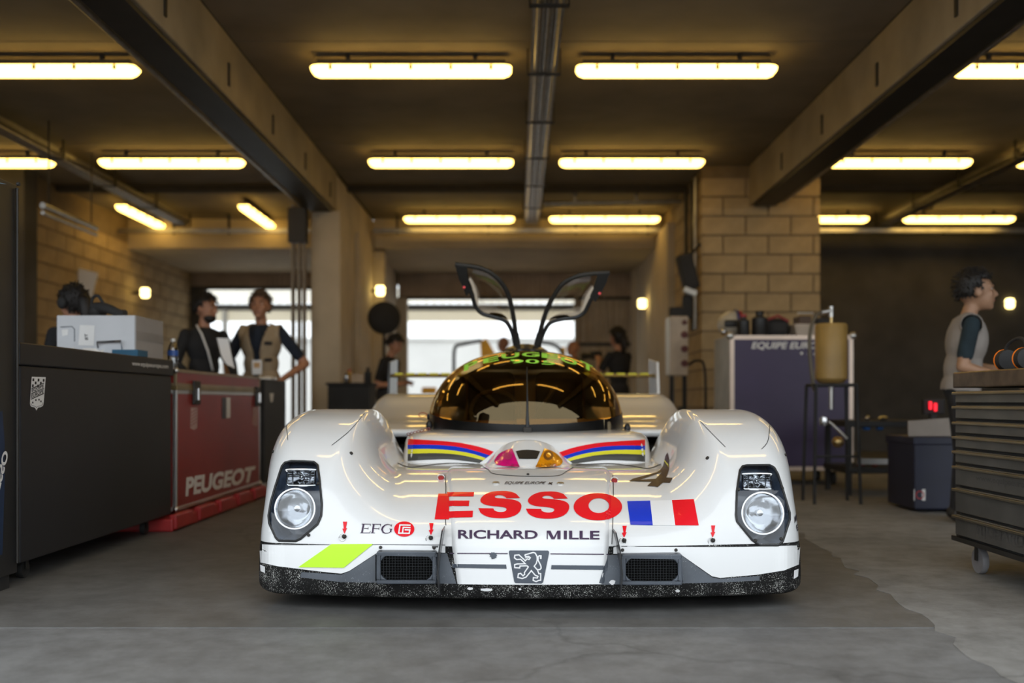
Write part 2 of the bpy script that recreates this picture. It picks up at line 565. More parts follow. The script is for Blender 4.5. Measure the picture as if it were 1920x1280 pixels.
# rear soffit, cross beam, back wall with shutters
struct(MB().box((-5.83, 15.0, 3.04), (-2.46, 18.2, 3.6)).build('trim_4', M_SOFF, bevel=0.01), 'low rear soffit over the left bay', 'soffit')
struct(MB().box((-2.15, 15.0, 3.04), (2.15, 18.2, 3.6)).build('trim_5', M_SOFF, bevel=0.01), 'low rear soffit over the centre bay', 'soffit')
M_SHUT = mat('shutter_brown', (0.46, 0.34, 0.24), 0.5, 0.2, var=0.15, scale=3)
M_SHUTL = mat('shutter_beige', (0.50, 0.40, 0.29), 0.6, 0.1, var=0.12, scale=3)
def corrugated(name, x0, x1, y, z0, z1, m, parent, pitch=0.085, amp=0.014):
    n = int((x1 - x0) / pitch * 4)
    G = []
    for zz in (z0, z1):
        row = []
        for i in range(n + 1):
            ph = i % 4
            row.append((x0 + (x1 - x0) * i / n, y - (amp if ph in (1, 2) else 0), zz))
        G.append(row)
    b = MB().grid(G)
    b.grid([[(p[0], p[1] + .01, p[2]) for p in r] for r in G], True)
    return b.build(name, m, parent)
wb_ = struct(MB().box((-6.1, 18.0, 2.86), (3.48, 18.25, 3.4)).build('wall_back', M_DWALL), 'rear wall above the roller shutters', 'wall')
for x0, x1, zb in ((-5.83, -2.46, 2.80), (-2.12, 2.12, 2.62)):
    corrugated('roller_shutter', x0, x1, 17.93, zb, 3.04, M_SHUT, wb_)
    MB().box((x0, 17.88, zb - .05), (x1, 17.96, zb)).build('shutter_rail', M_DSTEEL, wb_)
corrugated('side_panel', 1.04, 2.12, 17.93, 0.0, 2.62, M_SHUTL, wb_, 0.12, 0.02)
MB().box((1.02, 17.86, 1.74), (2.12, 17.92, 1.80)).build('panel_rail', M_DSTEEL, wb_)
MB().box((-2.15, 17.85, 0), (-1.96, 18.0, 2.6)).build('door_post', M_WALL, wb_)
MB().box((1.02, 17.86, 0), (1.06, 18.0, 2.62)).build('door_post', M_WALL, wb_)
MB().box((2.0, 17.4, 0), (2.16, 17.7, 3.04)).build('door_post', M_WALL, wb_)
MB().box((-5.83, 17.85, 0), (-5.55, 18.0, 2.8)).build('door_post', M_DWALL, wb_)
MB().box((-3.05, 17.9, 0), (-2.46, 18.0, 2.8)).build('door_post', M_WALL, wb_)

# outside, beyond the shutters: a lean-to roof and a pale building
M_LEAN = mat('translucent_roof', (0.80, 0.78, 0.72), 0.6, var=0.04, scale=3)
_nt = M_LEAN.node_tree; _tl = _nt.nodes.new('ShaderNodeBsdfTranslucent'); _tl.inputs[0].default_value = (0.92, 0.86, 0.74, 1)
_mx = _nt.nodes.new('ShaderNodeMixShader'); _mx.inputs[0].default_value = 0.65
_nt.links.new(_nt.nodes['Principled BSDF'].outputs[0], _mx.inputs[1]); _nt.links.new(_tl.outputs[0], _mx.inputs[2])
_nt.links.new(_mx.outputs[0], _nt.nodes['Material Output'].inputs[0])
lean = thing('lean_to_roof', (0, 20, 0), 'pale corrugated lean-to roof seen outside through the rear openings', 'roof')
n = 120
G = []
for yy, zz in ((18.35, 2.80), (22.6, 2.95)):
    G.append([(-7 + 11 * i / n, yy, zz + (0.03 if i % 2 else 0)) for i in range(n + 1)])
MB().grid(G).build('sheet', M_LEAN, lean)
MB().box((-7, 22.5, 2.80), (4, 22.62, 2.93)).build('eaves_beam', M_DSTEEL, lean)
MB().box((-7, 22.6, 2.56), (4, 22.66, 2.80)).build('fascia', M_LEAN, lean)
for xx in (-6.6, -3.9, 3.6):
    MB().box((xx, 22.45, 0), (xx + .1, 22.55, 2.8)).build('post', M_STEEL, lean)
M_OUT = mat('outside_wall', (0.78, 0.77, 0.74), 0.8, var=0.05, scale=1)
ob = thing('paddock_building', (0, 32, 0), 'pale low building outside in the daylight behind the car', 'building')
MB().box((-16, 31, 0), (14, 36, 2.62)).build('wall', M_OUT, ob, bevel=.02)
MB().box((-16.1, 30.9, 2.62), (14.1, 36.1, 2.72)).build('coping', M_OUT, ob, bevel=.02)

# ------------------------------------------------------------------ lamps
M_DIFF = mat('lamp_diffuser', (0.9, 0.85, 0.7), 0.4, emit=LAMP, var=0.02)
M_HOUS = mat('lamp_housing', (0.06, 0.055, 0.05), 0.6)
def lamp(x, d, label, group, along=False, z=3.362):
    t = thing('ceiling_lamp', (x, d, z), label, 'lamp', group)
    R = Matrix.Rotation(math.pi / 2, 4, 'Z') if along else Matrix.Identity(4)
    T = Matrix.Translation((x, d, z)) @ R
    L = 0.785
    b = MB(T)
    prof = [(-.066, .018), (-.072, -.006), (-.062, -.035), (-.035, -.06), (.035, -.06), (.062, -.035), (.072, -.006), (.066, .018)]
    G = []
    for xx, sc in ((-L, .35), (-L + .02, .75), (-L + .06, 1), (L - .06, 1), (L - .02, .75), (L, .35)):
        G.append([(xx, p[0] * (0.6 + .4 * sc), p[1] * sc) for p in prof])
    b.grid(G)
    b.add([(q[0], q[1], q[2]) for q in G[0]], [tuple(range(8))]); b.add([(q[0], q[1], q[2]) for q in G[-1]], [tuple(range(8))])
    b.build('diffuser', M_DIFF, t, True)
    h = MB(T)
    h.prism([(-L + .01, -.060, 0.019), (L - .01, -.060, 0.019), (L - .01, .060, 0.019), (-L + .01, .060, 0.019)], (0, 0, .014))
    h.prism([(-L + .05, -.055, 0.03), (L - .05, -.055, 0.03), (L - .05, .055, 0.03), (-L + .05, .055, 0.03)], (0, 0, .03))
    h.build('housing', M_HOUS, t, bevel=.006)
    for k in range(5):
        xx = -L + .16 + k * (2 * L - .32) / 4
        for sy in (-1, 1):
            MB(T).cbox((xx, sy * .074, -.006), (.022, .012, .035)).build('clip', M_DSTEEL, t)
    for xx in (-.5, .5):
        MB(T).cbox((xx, 0, .0885), (.03, .03, .055)).build('bracket', M_DSTEEL, t)
    return t
rows = {7.88: 'front', 10.93: 'middle', 14.33: 'rear'}
for d, rn in rows.items():
    lamp(-0.83, d, 'lit fluorescent lamp left of the central cable tray, %s row' % rn, 'fluorescent lamps on the ceiling')
    lamp(1.245, d, 'lit fluorescent lamp right of the central cable tray, %s row' % rn, 'fluorescent lamps on the ceiling')
lamp(-3.76, 7.88, 'lit fluorescent lamp at the upper left picture edge', 'fluorescent lamps on the ceiling')
lamp(-3.76, 10.93, 'lit fluorescent lamp left of the left ceiling beam, middle row', 'fluorescent lamps on the ceiling')
lamp(-5.83, 10.93, 'lit fluorescent lamp cut by the left picture edge, middle row', 'fluorescent lamps on the ceiling')
lamp(-5.3, 14.15, 'lit fluorescent lamp pointing away above the left block wall', 'fluorescent lamps on the ceiling', True)
lamp(-3.66, 14.15, 'lit fluorescent lamp pointing away beside the left column top', 'fluorescent lamps on the ceiling', True)
lamp(4.2, 7.88, 'lit fluorescent lamp at the upper right picture edge', 'fluorescent lamps on the ceiling')
lamp(4.15, 10.93, 'lit fluorescent lamp right of the right ceiling beam, middle row', 'fluorescent lamps on the ceiling')
lamp(6.22, 10.93, 'lit fluorescent lamp cut by the right picture edge, middle row', 'fluorescent lamps on the ceiling')
lamp(4.22, 14.33, 'short stretch of lit fluorescent lamp right beside the block pier', 'fluorescent lamps on the ceiling')
lamp(6.3, 14.33, 'lit fluorescent lamp rightmost of the rear row', 'fluorescent lamps on the ceiling')
for x, w in ((-0.83, 'left'), (1.245, 'right')):
    lamp(x, 4.8, 'lit fluorescent lamp over the car nose, %s of the cable tray, mirrored in the bodywork' % w, 'fluorescent lamps on the ceiling')

# bulkhead wall lamps
M_BULB = mat('bulkhead_glow', (0.9, 0.85, 0.6), 0.3, emit=(6.5, 5.0, 1.8), var=0.02)
def bulkhead(px, py, d, back, label):
    c = P(px, py, d)
    t = thing('bulkhead_lamp', c, label, 'lamp', 'oval bulkhead lamps')
    MB().lathe([(.0, -.075), (.05, -.07), (.068, -.03), (.07, .03), (.055, .07), (0, .078)], c, (0, 0, 1), 16).build('globe', M_BULB, t, True)
    MB().lathe([(.075, -.008), (.075, .008)], c, (0, 0, 1), 16).build('guard', M_DSTEEL, t, True)
    MB().tube([c, c + Vector(back)], .02).build('wall_mount', M_DSTEEL, t, True)
bulkhead(272, 549, 15.1, (-.2, 0, 0), 'oval bulkhead lamp glowing on the left block wall')
bulkhead(713, 545, 14.75, (-.13, 0, 0), 'oval bulkhead lamp glowing on the divider above the round black fan')
bulkhead(1204, 569, 15.75, (.10, 0, 0), 'oval bulkhead lamp glowing on the post right of the rear opening')
bulkhead(1893, 569, 15.2, (0, .12, 0), 'oval bulkhead lamp glowing at the far right behind the man')

# ------------------------------------------------------------------ trays and pipes
def tray(n, x, z=3.33, y0=3.1, y1=14.55, label=''):
    t = thing('cable_tray', (x, y0, z), label, 'cable tray', 'cable trays under the ceiling')
    MB().box((x - .10, y0, z), (x + .10, y1, z + .006)).build('tray_base', M_STEEL, t)
    for s in (-1, 1):
        MB().box((x + s * .10 - .004, y0, z), (x + s * .10 + .004, y1, z + .055)).build('tray_side', M_STEEL, t)
    for k in range(3):
        MB().tube([(x - .06 + .06 * k, y0, z - .022), (x - .06 + .06 * k, y1, z - .022)], .019, 8).build('conduit', M_STEEL, t, True)
    for yy in np.arange(y0 + .6, y1, 1.35):
        MB().box((x - .13, yy, z - .048), (x + .13, yy + .05, z - .04)).box((x - .13, yy, z - .048), (x - .122, yy + .05, ZC - .001)).box((x + .122, yy, z - .048), (x + .13, yy + .05, ZC - .001)).build('clamp', M_DSTEEL, t)
tray(0, 0.205, label='galvanised cable tray with conduits along the ceiling above the car')
tray(1, -4.86, label='galvanised cable tray with conduits along the left bay ceiling')
tray(2, 5.32, label='galvanised cable tray with conduits along the right bay ceiling')
def cross_tray(x0, x1, y, z, label, hang):
    t = thing('cross_tray', ((x0 + x1) / 2, y, z), label, 'cable tray', 'cross trays near the rear')
    MB().box((x0, y - .05, z), (x1, y + .05, z + .006)).build('tray_base', M_STEEL, t)
    MB().box((x0, y - .054, z), (x1, y - .05, z + .06)).build('tray_side', M_STEEL, t)
    MB().box((x0, y + .05, z), (x1, y + .054, z + .06)).build('tray_side', M_STEEL, t)
    for h in hang:
        MB().box((h - .015, y - .02, z - .02), (h + .015, y + .01, ZC - .001)).build('hanger', M_DSTEEL, t)
cross_tray(-2.1, 2.1, 14.62, 3.205, 'galvanised tray crossing the centre bay below the rear lamps', (-1.75, -.42, .85, 1.9))
cross_tray(-5.8, -2.5, 14.62, 3.205, 'galvanised tray crossing the left bay near the rear', (-5.0, -4.2, -3.2))
cross_tray(3.5, 8, 14.62, 3.205, 'galvanised tray crossing the dark right bay near the rear', (4.6, 6.2))
t = thing('cross_pipe', (1.2, 13.1, 3.3), 'galvanised pipe branching right from the central tray to the block pier', 'pipe')
MB().tube([(.35, 13.1, 3.33), (2.14, 13.1, 3.36)], .03).build('pipe', M_STEEL, t, True)
for xx in (.75, 1.55):
    MB().box((xx - .02, 13.06, 3.34), (xx + .02, 13.14, ZC - .001)).build('pipe_clip', M_STEEL, t)
t = thing('wall_conduits', (2.08, 12.0, 0), 'vertical conduits running down the left face of the block pier', 'pipe')
for k, yy in enumerate((11.85, 12.05, 12.5)):
    MB().tube([(2.10, yy, 1.6), (2.10, yy, 3.4)], .022).build('conduit', M_STEEL if k == 0 else M_DSTEEL, t, True)
t = thing('long_rail', (-5.2, 9.8, 3.0), 'bright straight tube rail hanging in the dark upper left', 'rail')
a, b = P(80, 385, 9.6), P(180, 428, 11.2)
MB().tube([a, b], .03).tube([a + Vector((0, 0, -.07)), b + Vector((0, 0, -.07))], .02).build('rail', M_STEEL, t, True)
for q in (.1, .9):
    c = a.lerp(b, q); MB().tube([c, (c.x, c.y, ZC)], .008).build('hanger', M_DSTEEL, t, True)

# ================================================================== the racing car
XC = 0.047
M_WHITE = mat('white_bodywork', (0.80, 0.805, 0.81), 0.32, var=0.012, scale=3, coat=0.9)
M_WPANEL = MATS['white_bodywork']
M_LIP = speckle('stone_chipped_black', (0.012, 0.0115, 0.0115), (0.55, 0.55, 0.52), 330, 0.69)
MATS['stone_chipped_black'].node_tree.nodes['Principled BSDF'].inputs['Specular IOR Level'].default_value = .12
M_GREYP = speckle('grey_valance', (0.10, 0.115, 0.14), (0.35, 0.36, 0.38), 300, 0.76, 0.4)
M_CARBON = mat('carbon', (0.02, 0.02, 0.022), 0.35, coat=0.4)
M_SEAM = mat('panel_gap', (0.04, 0.04, 0.042), 0.8)
M_DRED = mat('decal_red', (0.80, 0.005, 0.018), 0.4, var=0.02, coat=0.12, spec=0.3)
M_DBLK = mat('decal_black', (0.018, 0.012, 0.02), 0.4, var=0.02)
M_DNAVY = mat('decal_navy', (0.045, 0.02, 0.06), 0.4, var=0.02)
M_DBLU = mat('decal_blue', (0.0, 0.035, 0.55), 0.4, var=0.02, coat=0.12, spec=0.3)
M_DWHT = mat('decal_white', (0.82, 0.82, 0.83), 0.4, var=0.02)
M_DGRY = mat('decal_grey', (0.065, 0.08, 0.105), 0.4, var=0.05)
M_DYEL = mat('decal_yellow', (0.74, 0.70, 0.03), 0.4, var=0.02, coat=0.12, spec=0.3)
M_DSLATE = mat('decal_slate', (0.055, 0.055, 0.05), 0.4, var=0.02, coat=0.12, spec=0.3)
M_NEON = mat('decal_neon', (0.55, 0.95, 0.02), 0.5, var=0.02)
M_GREEN = mat('screen_lettering', (0.42, 0.95, 0.10), 0.5, var=0.02)

car = thing('race_car', (XC, 5.9, 0), 'white closed-cockpit endurance race car with gullwing doors open', 'car')

DECK = [(3.600,.235),(3.645,.285),(3.72,.330),(3.83,.372),(3.97,.410),(4.12,.437),(4.28,.455),(4.42,.463),(4.56,.467),(4.72,.470),(4.88,.470),(5.05,.468)]
FEND = [(3.600,.228),(3.625,.300),(3.665,.370),(3.72,.440),(3.80,.510),(3.90,.575),(4.03,.635),(4.20,.685),(4.42,.715),(4.65,.718),(4.88,.690),(5.10,.620)]
NV = 132
DK = spline(DECK, NV); FN = spline(FEND, NV)
tg = np.gradient(FN, axis=0); tg /= np.linalg.norm(tg, axis=1)[:, None]
INW = np.stack([tg[:, 1], -tg[:, 0]], 1)
for _j in range(24):
    _w = _j/24; INW[_j] = INW[_j]*_w+np.array([1.0, 0.0])*(1-_w); INW[_j] /= np.linalg.norm(INW[_j])
VAL = spline([(3.600,.2345),(3.588,.18),(3.58,.12),(3.578,.075),(3.60,.048),(3.75,.045),(4.3,.045)], 40)
SE = 0.902
RAD = 0.115
def sm(t):
    t = min(1, max(0, t)); return t*t*(3-2*t)
def body_pt(s, j, val=False, sign=-1, lift=0.0):
    """s: lateral parameter (0 centre, up to SE, then arc), j: row index"""
    if val:
        dD, zD = VAL[j]; dF, zF = VAL[j]; inw = (1.0, 0.0); kf = 0
    else:
        dD, zD = DK[j]; dF, zF = FN[j]; inw = INW[j]; kf = j/(NV-1)*11
    q = min(1, kf/7)
    s0 = .36+.222*q; s1 = .86-.163*q
    sl = min(s, SE)
    t = (sl-s0)/(s1-s0)
    w = sm(t)
    d = dD+(dF-dD)*w; z = zD+(zF-zD)*w
    d += .115*sl**2.2*(1-.75*min(1, kf/9))
    x = sl
    if s > SE:
        a = s-SE
        al = min(a/(RAD*math.pi/2), 1)*math.pi/2
        x = SE+RAD*math.sin(al)
        o = RAD*(1-math.cos(al))+max(0, a-RAD*math.pi/2)
        d += inw[0]*o; z += inw[1]*o
        if val and z < .2: z += .035*(1-math.cos(al))
    if not val: x += .048*sm((kf-2.5)/5.5)*min(1, s/SE)**4
    return Vector((XC+sign*x, d, z))
S_LIST = [SE*i/118 for i in range(119)]+[SE+RAD*math.pi/2*i/12 for i in range(1, 13)]+[SE+RAD*math.pi/2+.27*i/8 for i in range(1, 9)]
def half(rows, val):
    L = [[body_pt(s, j, val, -1) for s in reversed(S_LIST)]+[body_pt(s, j, val, 1) for s in S_LIST[1:]] for j in rows]
    return L
shell_me = MB().grid(half(range(NV), False))
shell_full = shell_me.mesh('front_body')
HLP = [[(480+x/4.415, 840+y/4.415) for x, y in ((215,150),(240,120),(290,108),(400,110),(480,115),(510,140),(525,250),(545,470),(540,560),(510,630),(370,750),(330,768),(190,765),(165,740),(110,620),(105,560),(125,440),(160,320))],
       [(1380+x/4.923, 860+y/4.923) for x, y in ((35,110),(60,70),(100,60),(310,58),(350,80),(385,140),(430,280),(495,500),(495,560),(430,760),(390,798),(220,798),(150,750),(10,580),(0,520),(8,300))]]
def inside(poly, x, y):
    c = False; n = len(poly); j = n-1
    for i in range(n):
        if (poly[i][1] > y) != (poly[j][1] > y) and x < (poly[j][0]-poly[i][0])*(y-poly[i][1])/(poly[j][1]-poly[i][1])+poly[i][0]: c = not c
        j = i
    return c
def topx(v):
    return VX+v.x*F/v.y, VY-(v.z-CH)*F/v.y
_vm = MB().grid(half(range(40)[::-1], True)).mesh('tmp')
_n = len(shell_full.vertices)
BV_FULL = BVHTree.FromPolygons([v.co.copy() for v in shell_full.vertices]+[v.co.copy() for v in _vm.vertices], [list(p.vertices) for p in shell_full.polygons]+[[_n+i for i in p.vertices] for p in _vm.polygons])
bpy.data.meshes.remove(_vm)
bm = bmesh.new(); bm.from_mesh(shell_full)
kill = []
for f in bm.faces:
    c = f.calc_center_median()
    if c.y < 4.6:
        x, y = topx(c)
        if inside(HLP[0], x, y) or inside(HLP[1], x, y): kill.append(f)
bm.faces.index_update()
PXY = {}
def nearest_on(poly, x, y):
    best = None
    for i in range(len(poly)):
        ax, ay = poly[i]; bx, by = poly[(i+1) % len(poly)]
        L = (bx-ax)**2+(by-ay)**2
        t = max(0, min(1, ((x-ax)*(bx-ax)+(y-ay)*(by-ay))/L))
        qx, qy = ax+(bx-ax)*t, ay+(by-ay)*t
        dd = (qx-x)**2+(qy-y)**2
        if best is None or dd < best[0]: best = (dd, qx, qy)
    return best
ks = set(f.index for f in kill)
edge_v = [v for v in bm.verts if any(f.index in ks for f in v.link_faces) and any(f.index not in ks for f in v.link_faces)]
snap = []
for v in edge_v:
    x, y = topx(v.co)
    b = min(nearest_on(HLP[0], x, y), nearest_on(HLP[1], x, y))
    h, n_ = hit(BV_FULL, b[1], b[2])
    if h is not None and (h-v.co).length < .05: snap.append((v, h))
for v, h in snap: v.co = h
bmesh.ops.delete(bm, geom=kill, context='FACES')
shell_me = bpy.data.meshes.new('front_body'); bm.to_mesh(shell_me); bm.free()
shell = link('front_body', shell_me, car, M_WHITE, smooth='all')
so = shell.modifiers.new('thick', 'SOLIDIFY'); so.thickness = 0.006; so.offset = 1 if False else -1
valance = MB().grid(half(range(40)[::-1], True)).build('front_splitter', M_LIP, car, smooth='all')
valance['label'] = 'black stone-chipped front lip'

# raised nose cover with the sponsor names
def nose_hw(d, z, val):
    if val: return .262+(z-.10)/.135*.022
    return float(np.interp(d, [3.6, 3.75, 3.95, 4.2, 4.6], [.284, .30, .322, .345, .352]))
G = []
rows_ = [('v', j) for j in range(39, -1, -1) if VAL[j][1] >= .098 and VAL[j][0] < 3.61]+[('s', j) for j in range(1, int(NV*.74))]
for kind, j in rows_:
    val = kind == 'v'
    d, z = (VAL[j] if val else DK[j])
    hw = nose_hw(d, z, val)
    if val: nrm = (-1.0, 0.0)
    else:
        tt = DK[min(j+1, NV-1)]-DK[j-1]; tt /= np.linalg.norm(tt); nrm = (-tt[1], tt[0])
    fade = 1-sm((d-4.25)/.25)
    row = []
    for i in range(-24, 25):
        u = i/24
        s = abs(u)*hw
        p = body_pt(s, j, val, -1 if u < 0 else 1)
        e = (0.012-.004*abs(u)**3)*fade
        if abs(i) == 24: e = -0.002
        row.append(p+Vector((0, nrm[0], nrm[1]))*e)
    G.append(row)
nose = MB().grid(G).build('nose_cover', M_WPANEL, car, smooth='all')

# cockpit tub (the striped front panel and flanks)
def tub_ring(z, ins, dfront):
    pts = []
    hw = .605-ins
    for i in range(-20, 21):
        u = i/20
        x = hw*math.sin(u*math.pi/2) if False else hw*u
        r = abs(u)
        d = dfront+.06*r**2+ins
        if r > .86: d += .20*(1-math.sqrt(max(0, 1-((r-.86)/.14)**2)))
        pts.append(Vector((XC+x, d, z)))
    L = [Vector((pts[0].x, 5.35, z)), Vector((pts[0].x-.0, 6.2, z))][::-1]
    Rr = [Vector((pts[-1].x, 5.35, z)), Vector((pts[-1].x, 6.2, z))]
    return L+pts+Rr
G = [tub_ring(z, i, d) for z, i, d in ((.12, 0, 4.60), (.43, 0, 4.62), (.50, .0, 4.655), (.555, .004, 4.69), (.580, .012, 4.715), (.596, .03, 4.745), (.604, .07, 4.80), (.610, .16, 4.92), (.613, .32, 5.1))]
tub = MB().grid(G).build('cockpit_tub', M_WHITE, car, smooth='all')
MB().box((XC-.44, 5.0, .3), (XC+.44, 6.9, .60)).build('tub_floor', M_CARBON, car)

# indicator hump
G = []
for i in range(25):
    t = i/24
    row = []
    for k in range(-20, 21):
        u = k/20
        w = .215-.035*t
        e_ = (1-abs(u)**2.2)
        z = .458+(.118*min(1, t*1.15)**.8)*e_**.6
        d = 4.42+.27*t+.09*abs(u)**2
        row.append(Vector((XC+u*w, d, z)))
    G.append(row)
hump = MB().grid(G).build('indicator_hump', M_WHITE, car, smooth='all')

# rear bodywork: engine cover and rear fenders
def rear_prof(s):
    pass
RW = spline([(5.55,.60),(5.75,.628),(6.05,.655),(6.4,.715),(6.75,.795),(7.1,.812),(7.5,.79),(7.9,.70),(8.2,.62)], 60)
G = []
for d, z in RW:
    row = []
    for s in [1.05-.0*0]+[0]: pass
    prof = []
    hw = 1.045 if d > 5.9 else 1.045-.0*(5.9-d)
    for a in np.linspace(-1, 1, 61):
        s = abs(a)
        x = hw*a
        zz = z-.06*(1-s)*.0
        # valley between fender crest and engine cover
        crest = .80
        zz = z-.035*sm((.58-s)/.35)
        edge = max(0, (s-.88)/.12)
        zz -= (1-math.sqrt(max(0, 1-edge**2)))*.22
        prof.append(Vector((XC+x, d, zz)))
    prof = [prof[0]+Vector((0, 0, -.16))]+prof+[prof[-1]+Vector((0, 0, -.16))]
    G.append(prof)
# rounded leading edge, then return under
lead = [[p+Vector((0, -.012, -.018)) for p in G[0]], [p+Vector((0, .0, -.04)) for p in G[0]], [p+Vector((0, .3, -.05)) for p in G[0]]]
rear = MB().grid(lead[::-1]+G).build('rear_body', M_WHITE, car, smooth='all')
MB().box((XC-1.0, 6.0, .10), (XC+1.0, 8.15, .50)).build('engine_bay', M_CARBON, car)
MB().box((XC-.98, 5.1, .06), (XC+.98, 6.0, .30)).build('side_pod', M_CARBON, car, bevel=.03)
G = []
for t in np.linspace(0, 1, 16):
    d = 5.95+t*2.2; w = .50*(1-.55*t); h = (1.0-.32*t**1.3); zb = .72
    G.append([Vector((XC+w*math.cos(a), d, zb+(h-zb)*math.sin(a))) for a in np.linspace(0, math.pi, 21)])
MB().grid(G).build('engine_cover', M_WHITE, car, smooth='all')
MB().box((XC-.9, 3.95, .046), (XC+.9, 8.2, .058)).build('underfloor', M_CARBON, car)

# wheels
M_TYRE = mat('tyre', (0.022, 0.022, 0.022), 0.75, bump=.1)
M_RIM = mat('rim', (0.22, 0.20, 0.16), 0.35, .9)
for sx in (-1, 1):
    for d, r, w in ((4.52, .325, .31), (7.25, .345, .36)):
        c = Vector((XC+sx*(1.0-w/2), d, r))
        wob = MB().lathe([(r*.62,-w/2),(r*.93,-w/2),(r,-w/2+.04),(r,w/2-.04),(r*.93,w/2),(r*.62,w/2),(r*.60,0),(r*.62,-w/2)], c, (1,0,0), 40, False).build('tyre', M_TYRE, car, True)
        rim = MB().lathe([(0,w/2-.06),(.06,w/2-.03),(r*.55,w/2-.06),(r*.62,w/2-.005),(r*.62,-w/2),(r*.55,-w/2+.06),(0,-w/2+.06)], c, (sx,0,0), 32, False)
        rim.build('rim', M_RIM, wob, True)

# canopy
CZ0, CD0, CA, CFR, CBK, CHT = .605, 5.68, .545, .75, 1.0, .432
def canopy_pt(u, v, k=1.0):
    """u: -1..1 around from left to right over the front; v: 0 base .. 1 crown"""
    a = u*math.pi/2*1.22
    e = 2/2.5
    cv = math.cos(v*math.pi/2)**e; sv = math.sin(v*math.pi/2)**(2/2.15)
    sx = math.sin(a); cx = math.cos(a)
    x = CA*math.copysign(abs(sx)**.92, sx)*cv
    dd = -CFR*cx if cx > 0 else -CBK*cx
    return Vector((XC+x*k, CD0+dd*cv*k, CZ0+CHT*sv*k))
G = [[canopy_pt(i/48, j/40) for i in range(-48, 49)] for j in range(0, 41)]
M_GOLD = glassmat('gold_screen', (0.62, 0.41, 0.16), (1.0, 0.76, 0.42), 0.05, 1.5, .015)
M_SBLK = mat('screen_black', (0.008, 0.008, 0.008), 0.3, spec=.25)
canopy = MB().grid(G).build('windscreen', M_GOLD, car, smooth='all')
canopy['label'] = 'gold-tinted bubble windscreen'
MB().grid([[canopy_pt(i/48, j/40*(.045+.12*abs(i/48)**1.6), 1.004) for i in range(-48, 49)] for j in range(0, 41, 5)]).build('base_seal', M_SBLK, car, smooth='all')
for sg in (-1, 1):
    Gp = []
    for j in range(0, 21):
        v = j/20*.80
        Gp.append([canopy_pt(sg*(.78+.09*q-.10*v*0), v, 1.003) for q in np.linspace(0, 1, 7)])
    MB().grid(Gp).build('side_pillar', M_SBLK, canopy, smooth='all')
    Gp = [[canopy_pt(sg*q, v, 1.003) for q in np.linspace(.87, 1.0, 12)] for v in np.linspace(0, .9, 20)]
    MB().grid(Gp).build('roof_skin', M_WHITE, car, smooth='all')
Gp = [[canopy_pt(q, v, 1.0025) for q in np.linspace(-.72, .72, 61)] for v in np.linspace(.80, 1.0, 10)]
sunband = MB().grid(Gp).build('sun_band', glassmat('dark_band', (0.10, 0.08, 0.04), (0.9, 0.8, 0.55), 0.12), canopy, smooth='all')
# wiper
hh, nn = hit(bvh_of([canopy]), 989, 800)
wp = []
BV_CAN = bvh_of([canopy])
for yy in (806, 790, 770, 750, 730, 710, 692):
    h, n = hit(BV_CAN, 989-(806-yy)*.01, yy); wp.append(h+n*.012)
wiper = MB().tube(wp, [.010, .009, .006, .005, .004, .004, .003], 8).build('wiper', M_BLK, car, True)
MB().cbox(wp[0]+Vector((0, -.005, .0)), (.045, .04, .03)).build('pivot', M_DSTEEL, wiper, bevel=.006)
# roof scoop and hinges
sc = Vector((XC, 6.0, 1.0))
MB().ell(sc+Vector((0, 0, .030)), (.14, .26, .068), 24).build('roof_scoop', M_CARBON, car, True)
for sg in (-1, 1):
    MB().ell((XC+sg*.10, 5.93, 1.035), (.04, .06, .03), 12).build('hinge', M_DSTEEL, car, True)
# cockpit interior
M_INT = mat('cockpit_trim', (0.20, 0.15, 0.08), 0.7, var=.2)
MB().box((XC-.42, 5.18, .58), (XC+.44, 5.36, .655)).build('dashboard', M_INT, car, bevel=.02)
MB().tube([(XC-.17+.13*math.cos(a), 5.45+.03*math.sin(a), .70+.11*math.sin(a)) for a in np.linspace(0, 2*math.pi, 24, endpoint=False)], .013, 8, closed=True).build('steering_wheel', M_BLK, car, True)
for sg in (-1, 1):
    MB().box((XC+sg*.2-.14, 5.9, .5), (XC+sg*.2+.14, 6.0, .93)).build('seat_back', M_BLKM, car, bevel=.04)
MB().tube([(XC-.36, 6.05, .6), (XC-.3, 6.02, .93), (XC+.3, 6.02, .93), (XC+.36, 6.05, .6)], .02).build('roll_hoop', M_WHITEP, car, True)
MB().tube([(XC+.02, 5.3, .62), (XC+.2, 6.0, .88)], .014).build('brace', M_DSTEEL, car, True)
MB().box((XC-.36, 6.08, .5), (XC+.36, 6.10, .89)).build('bulkhead', mat('bulkhead_tan', (.55,.40,.20), .7), car)  # panel added, its tan stands for the amber ceiling glow in the screen
MB().box((XC-.05, 5.15, .60), (XC+.40, 5.17, .665)).build('trim_plate', mat('tan_board', (0.35, 0.27, 0.14), .7), car)  # tan plate low behind the right half of the windscreen

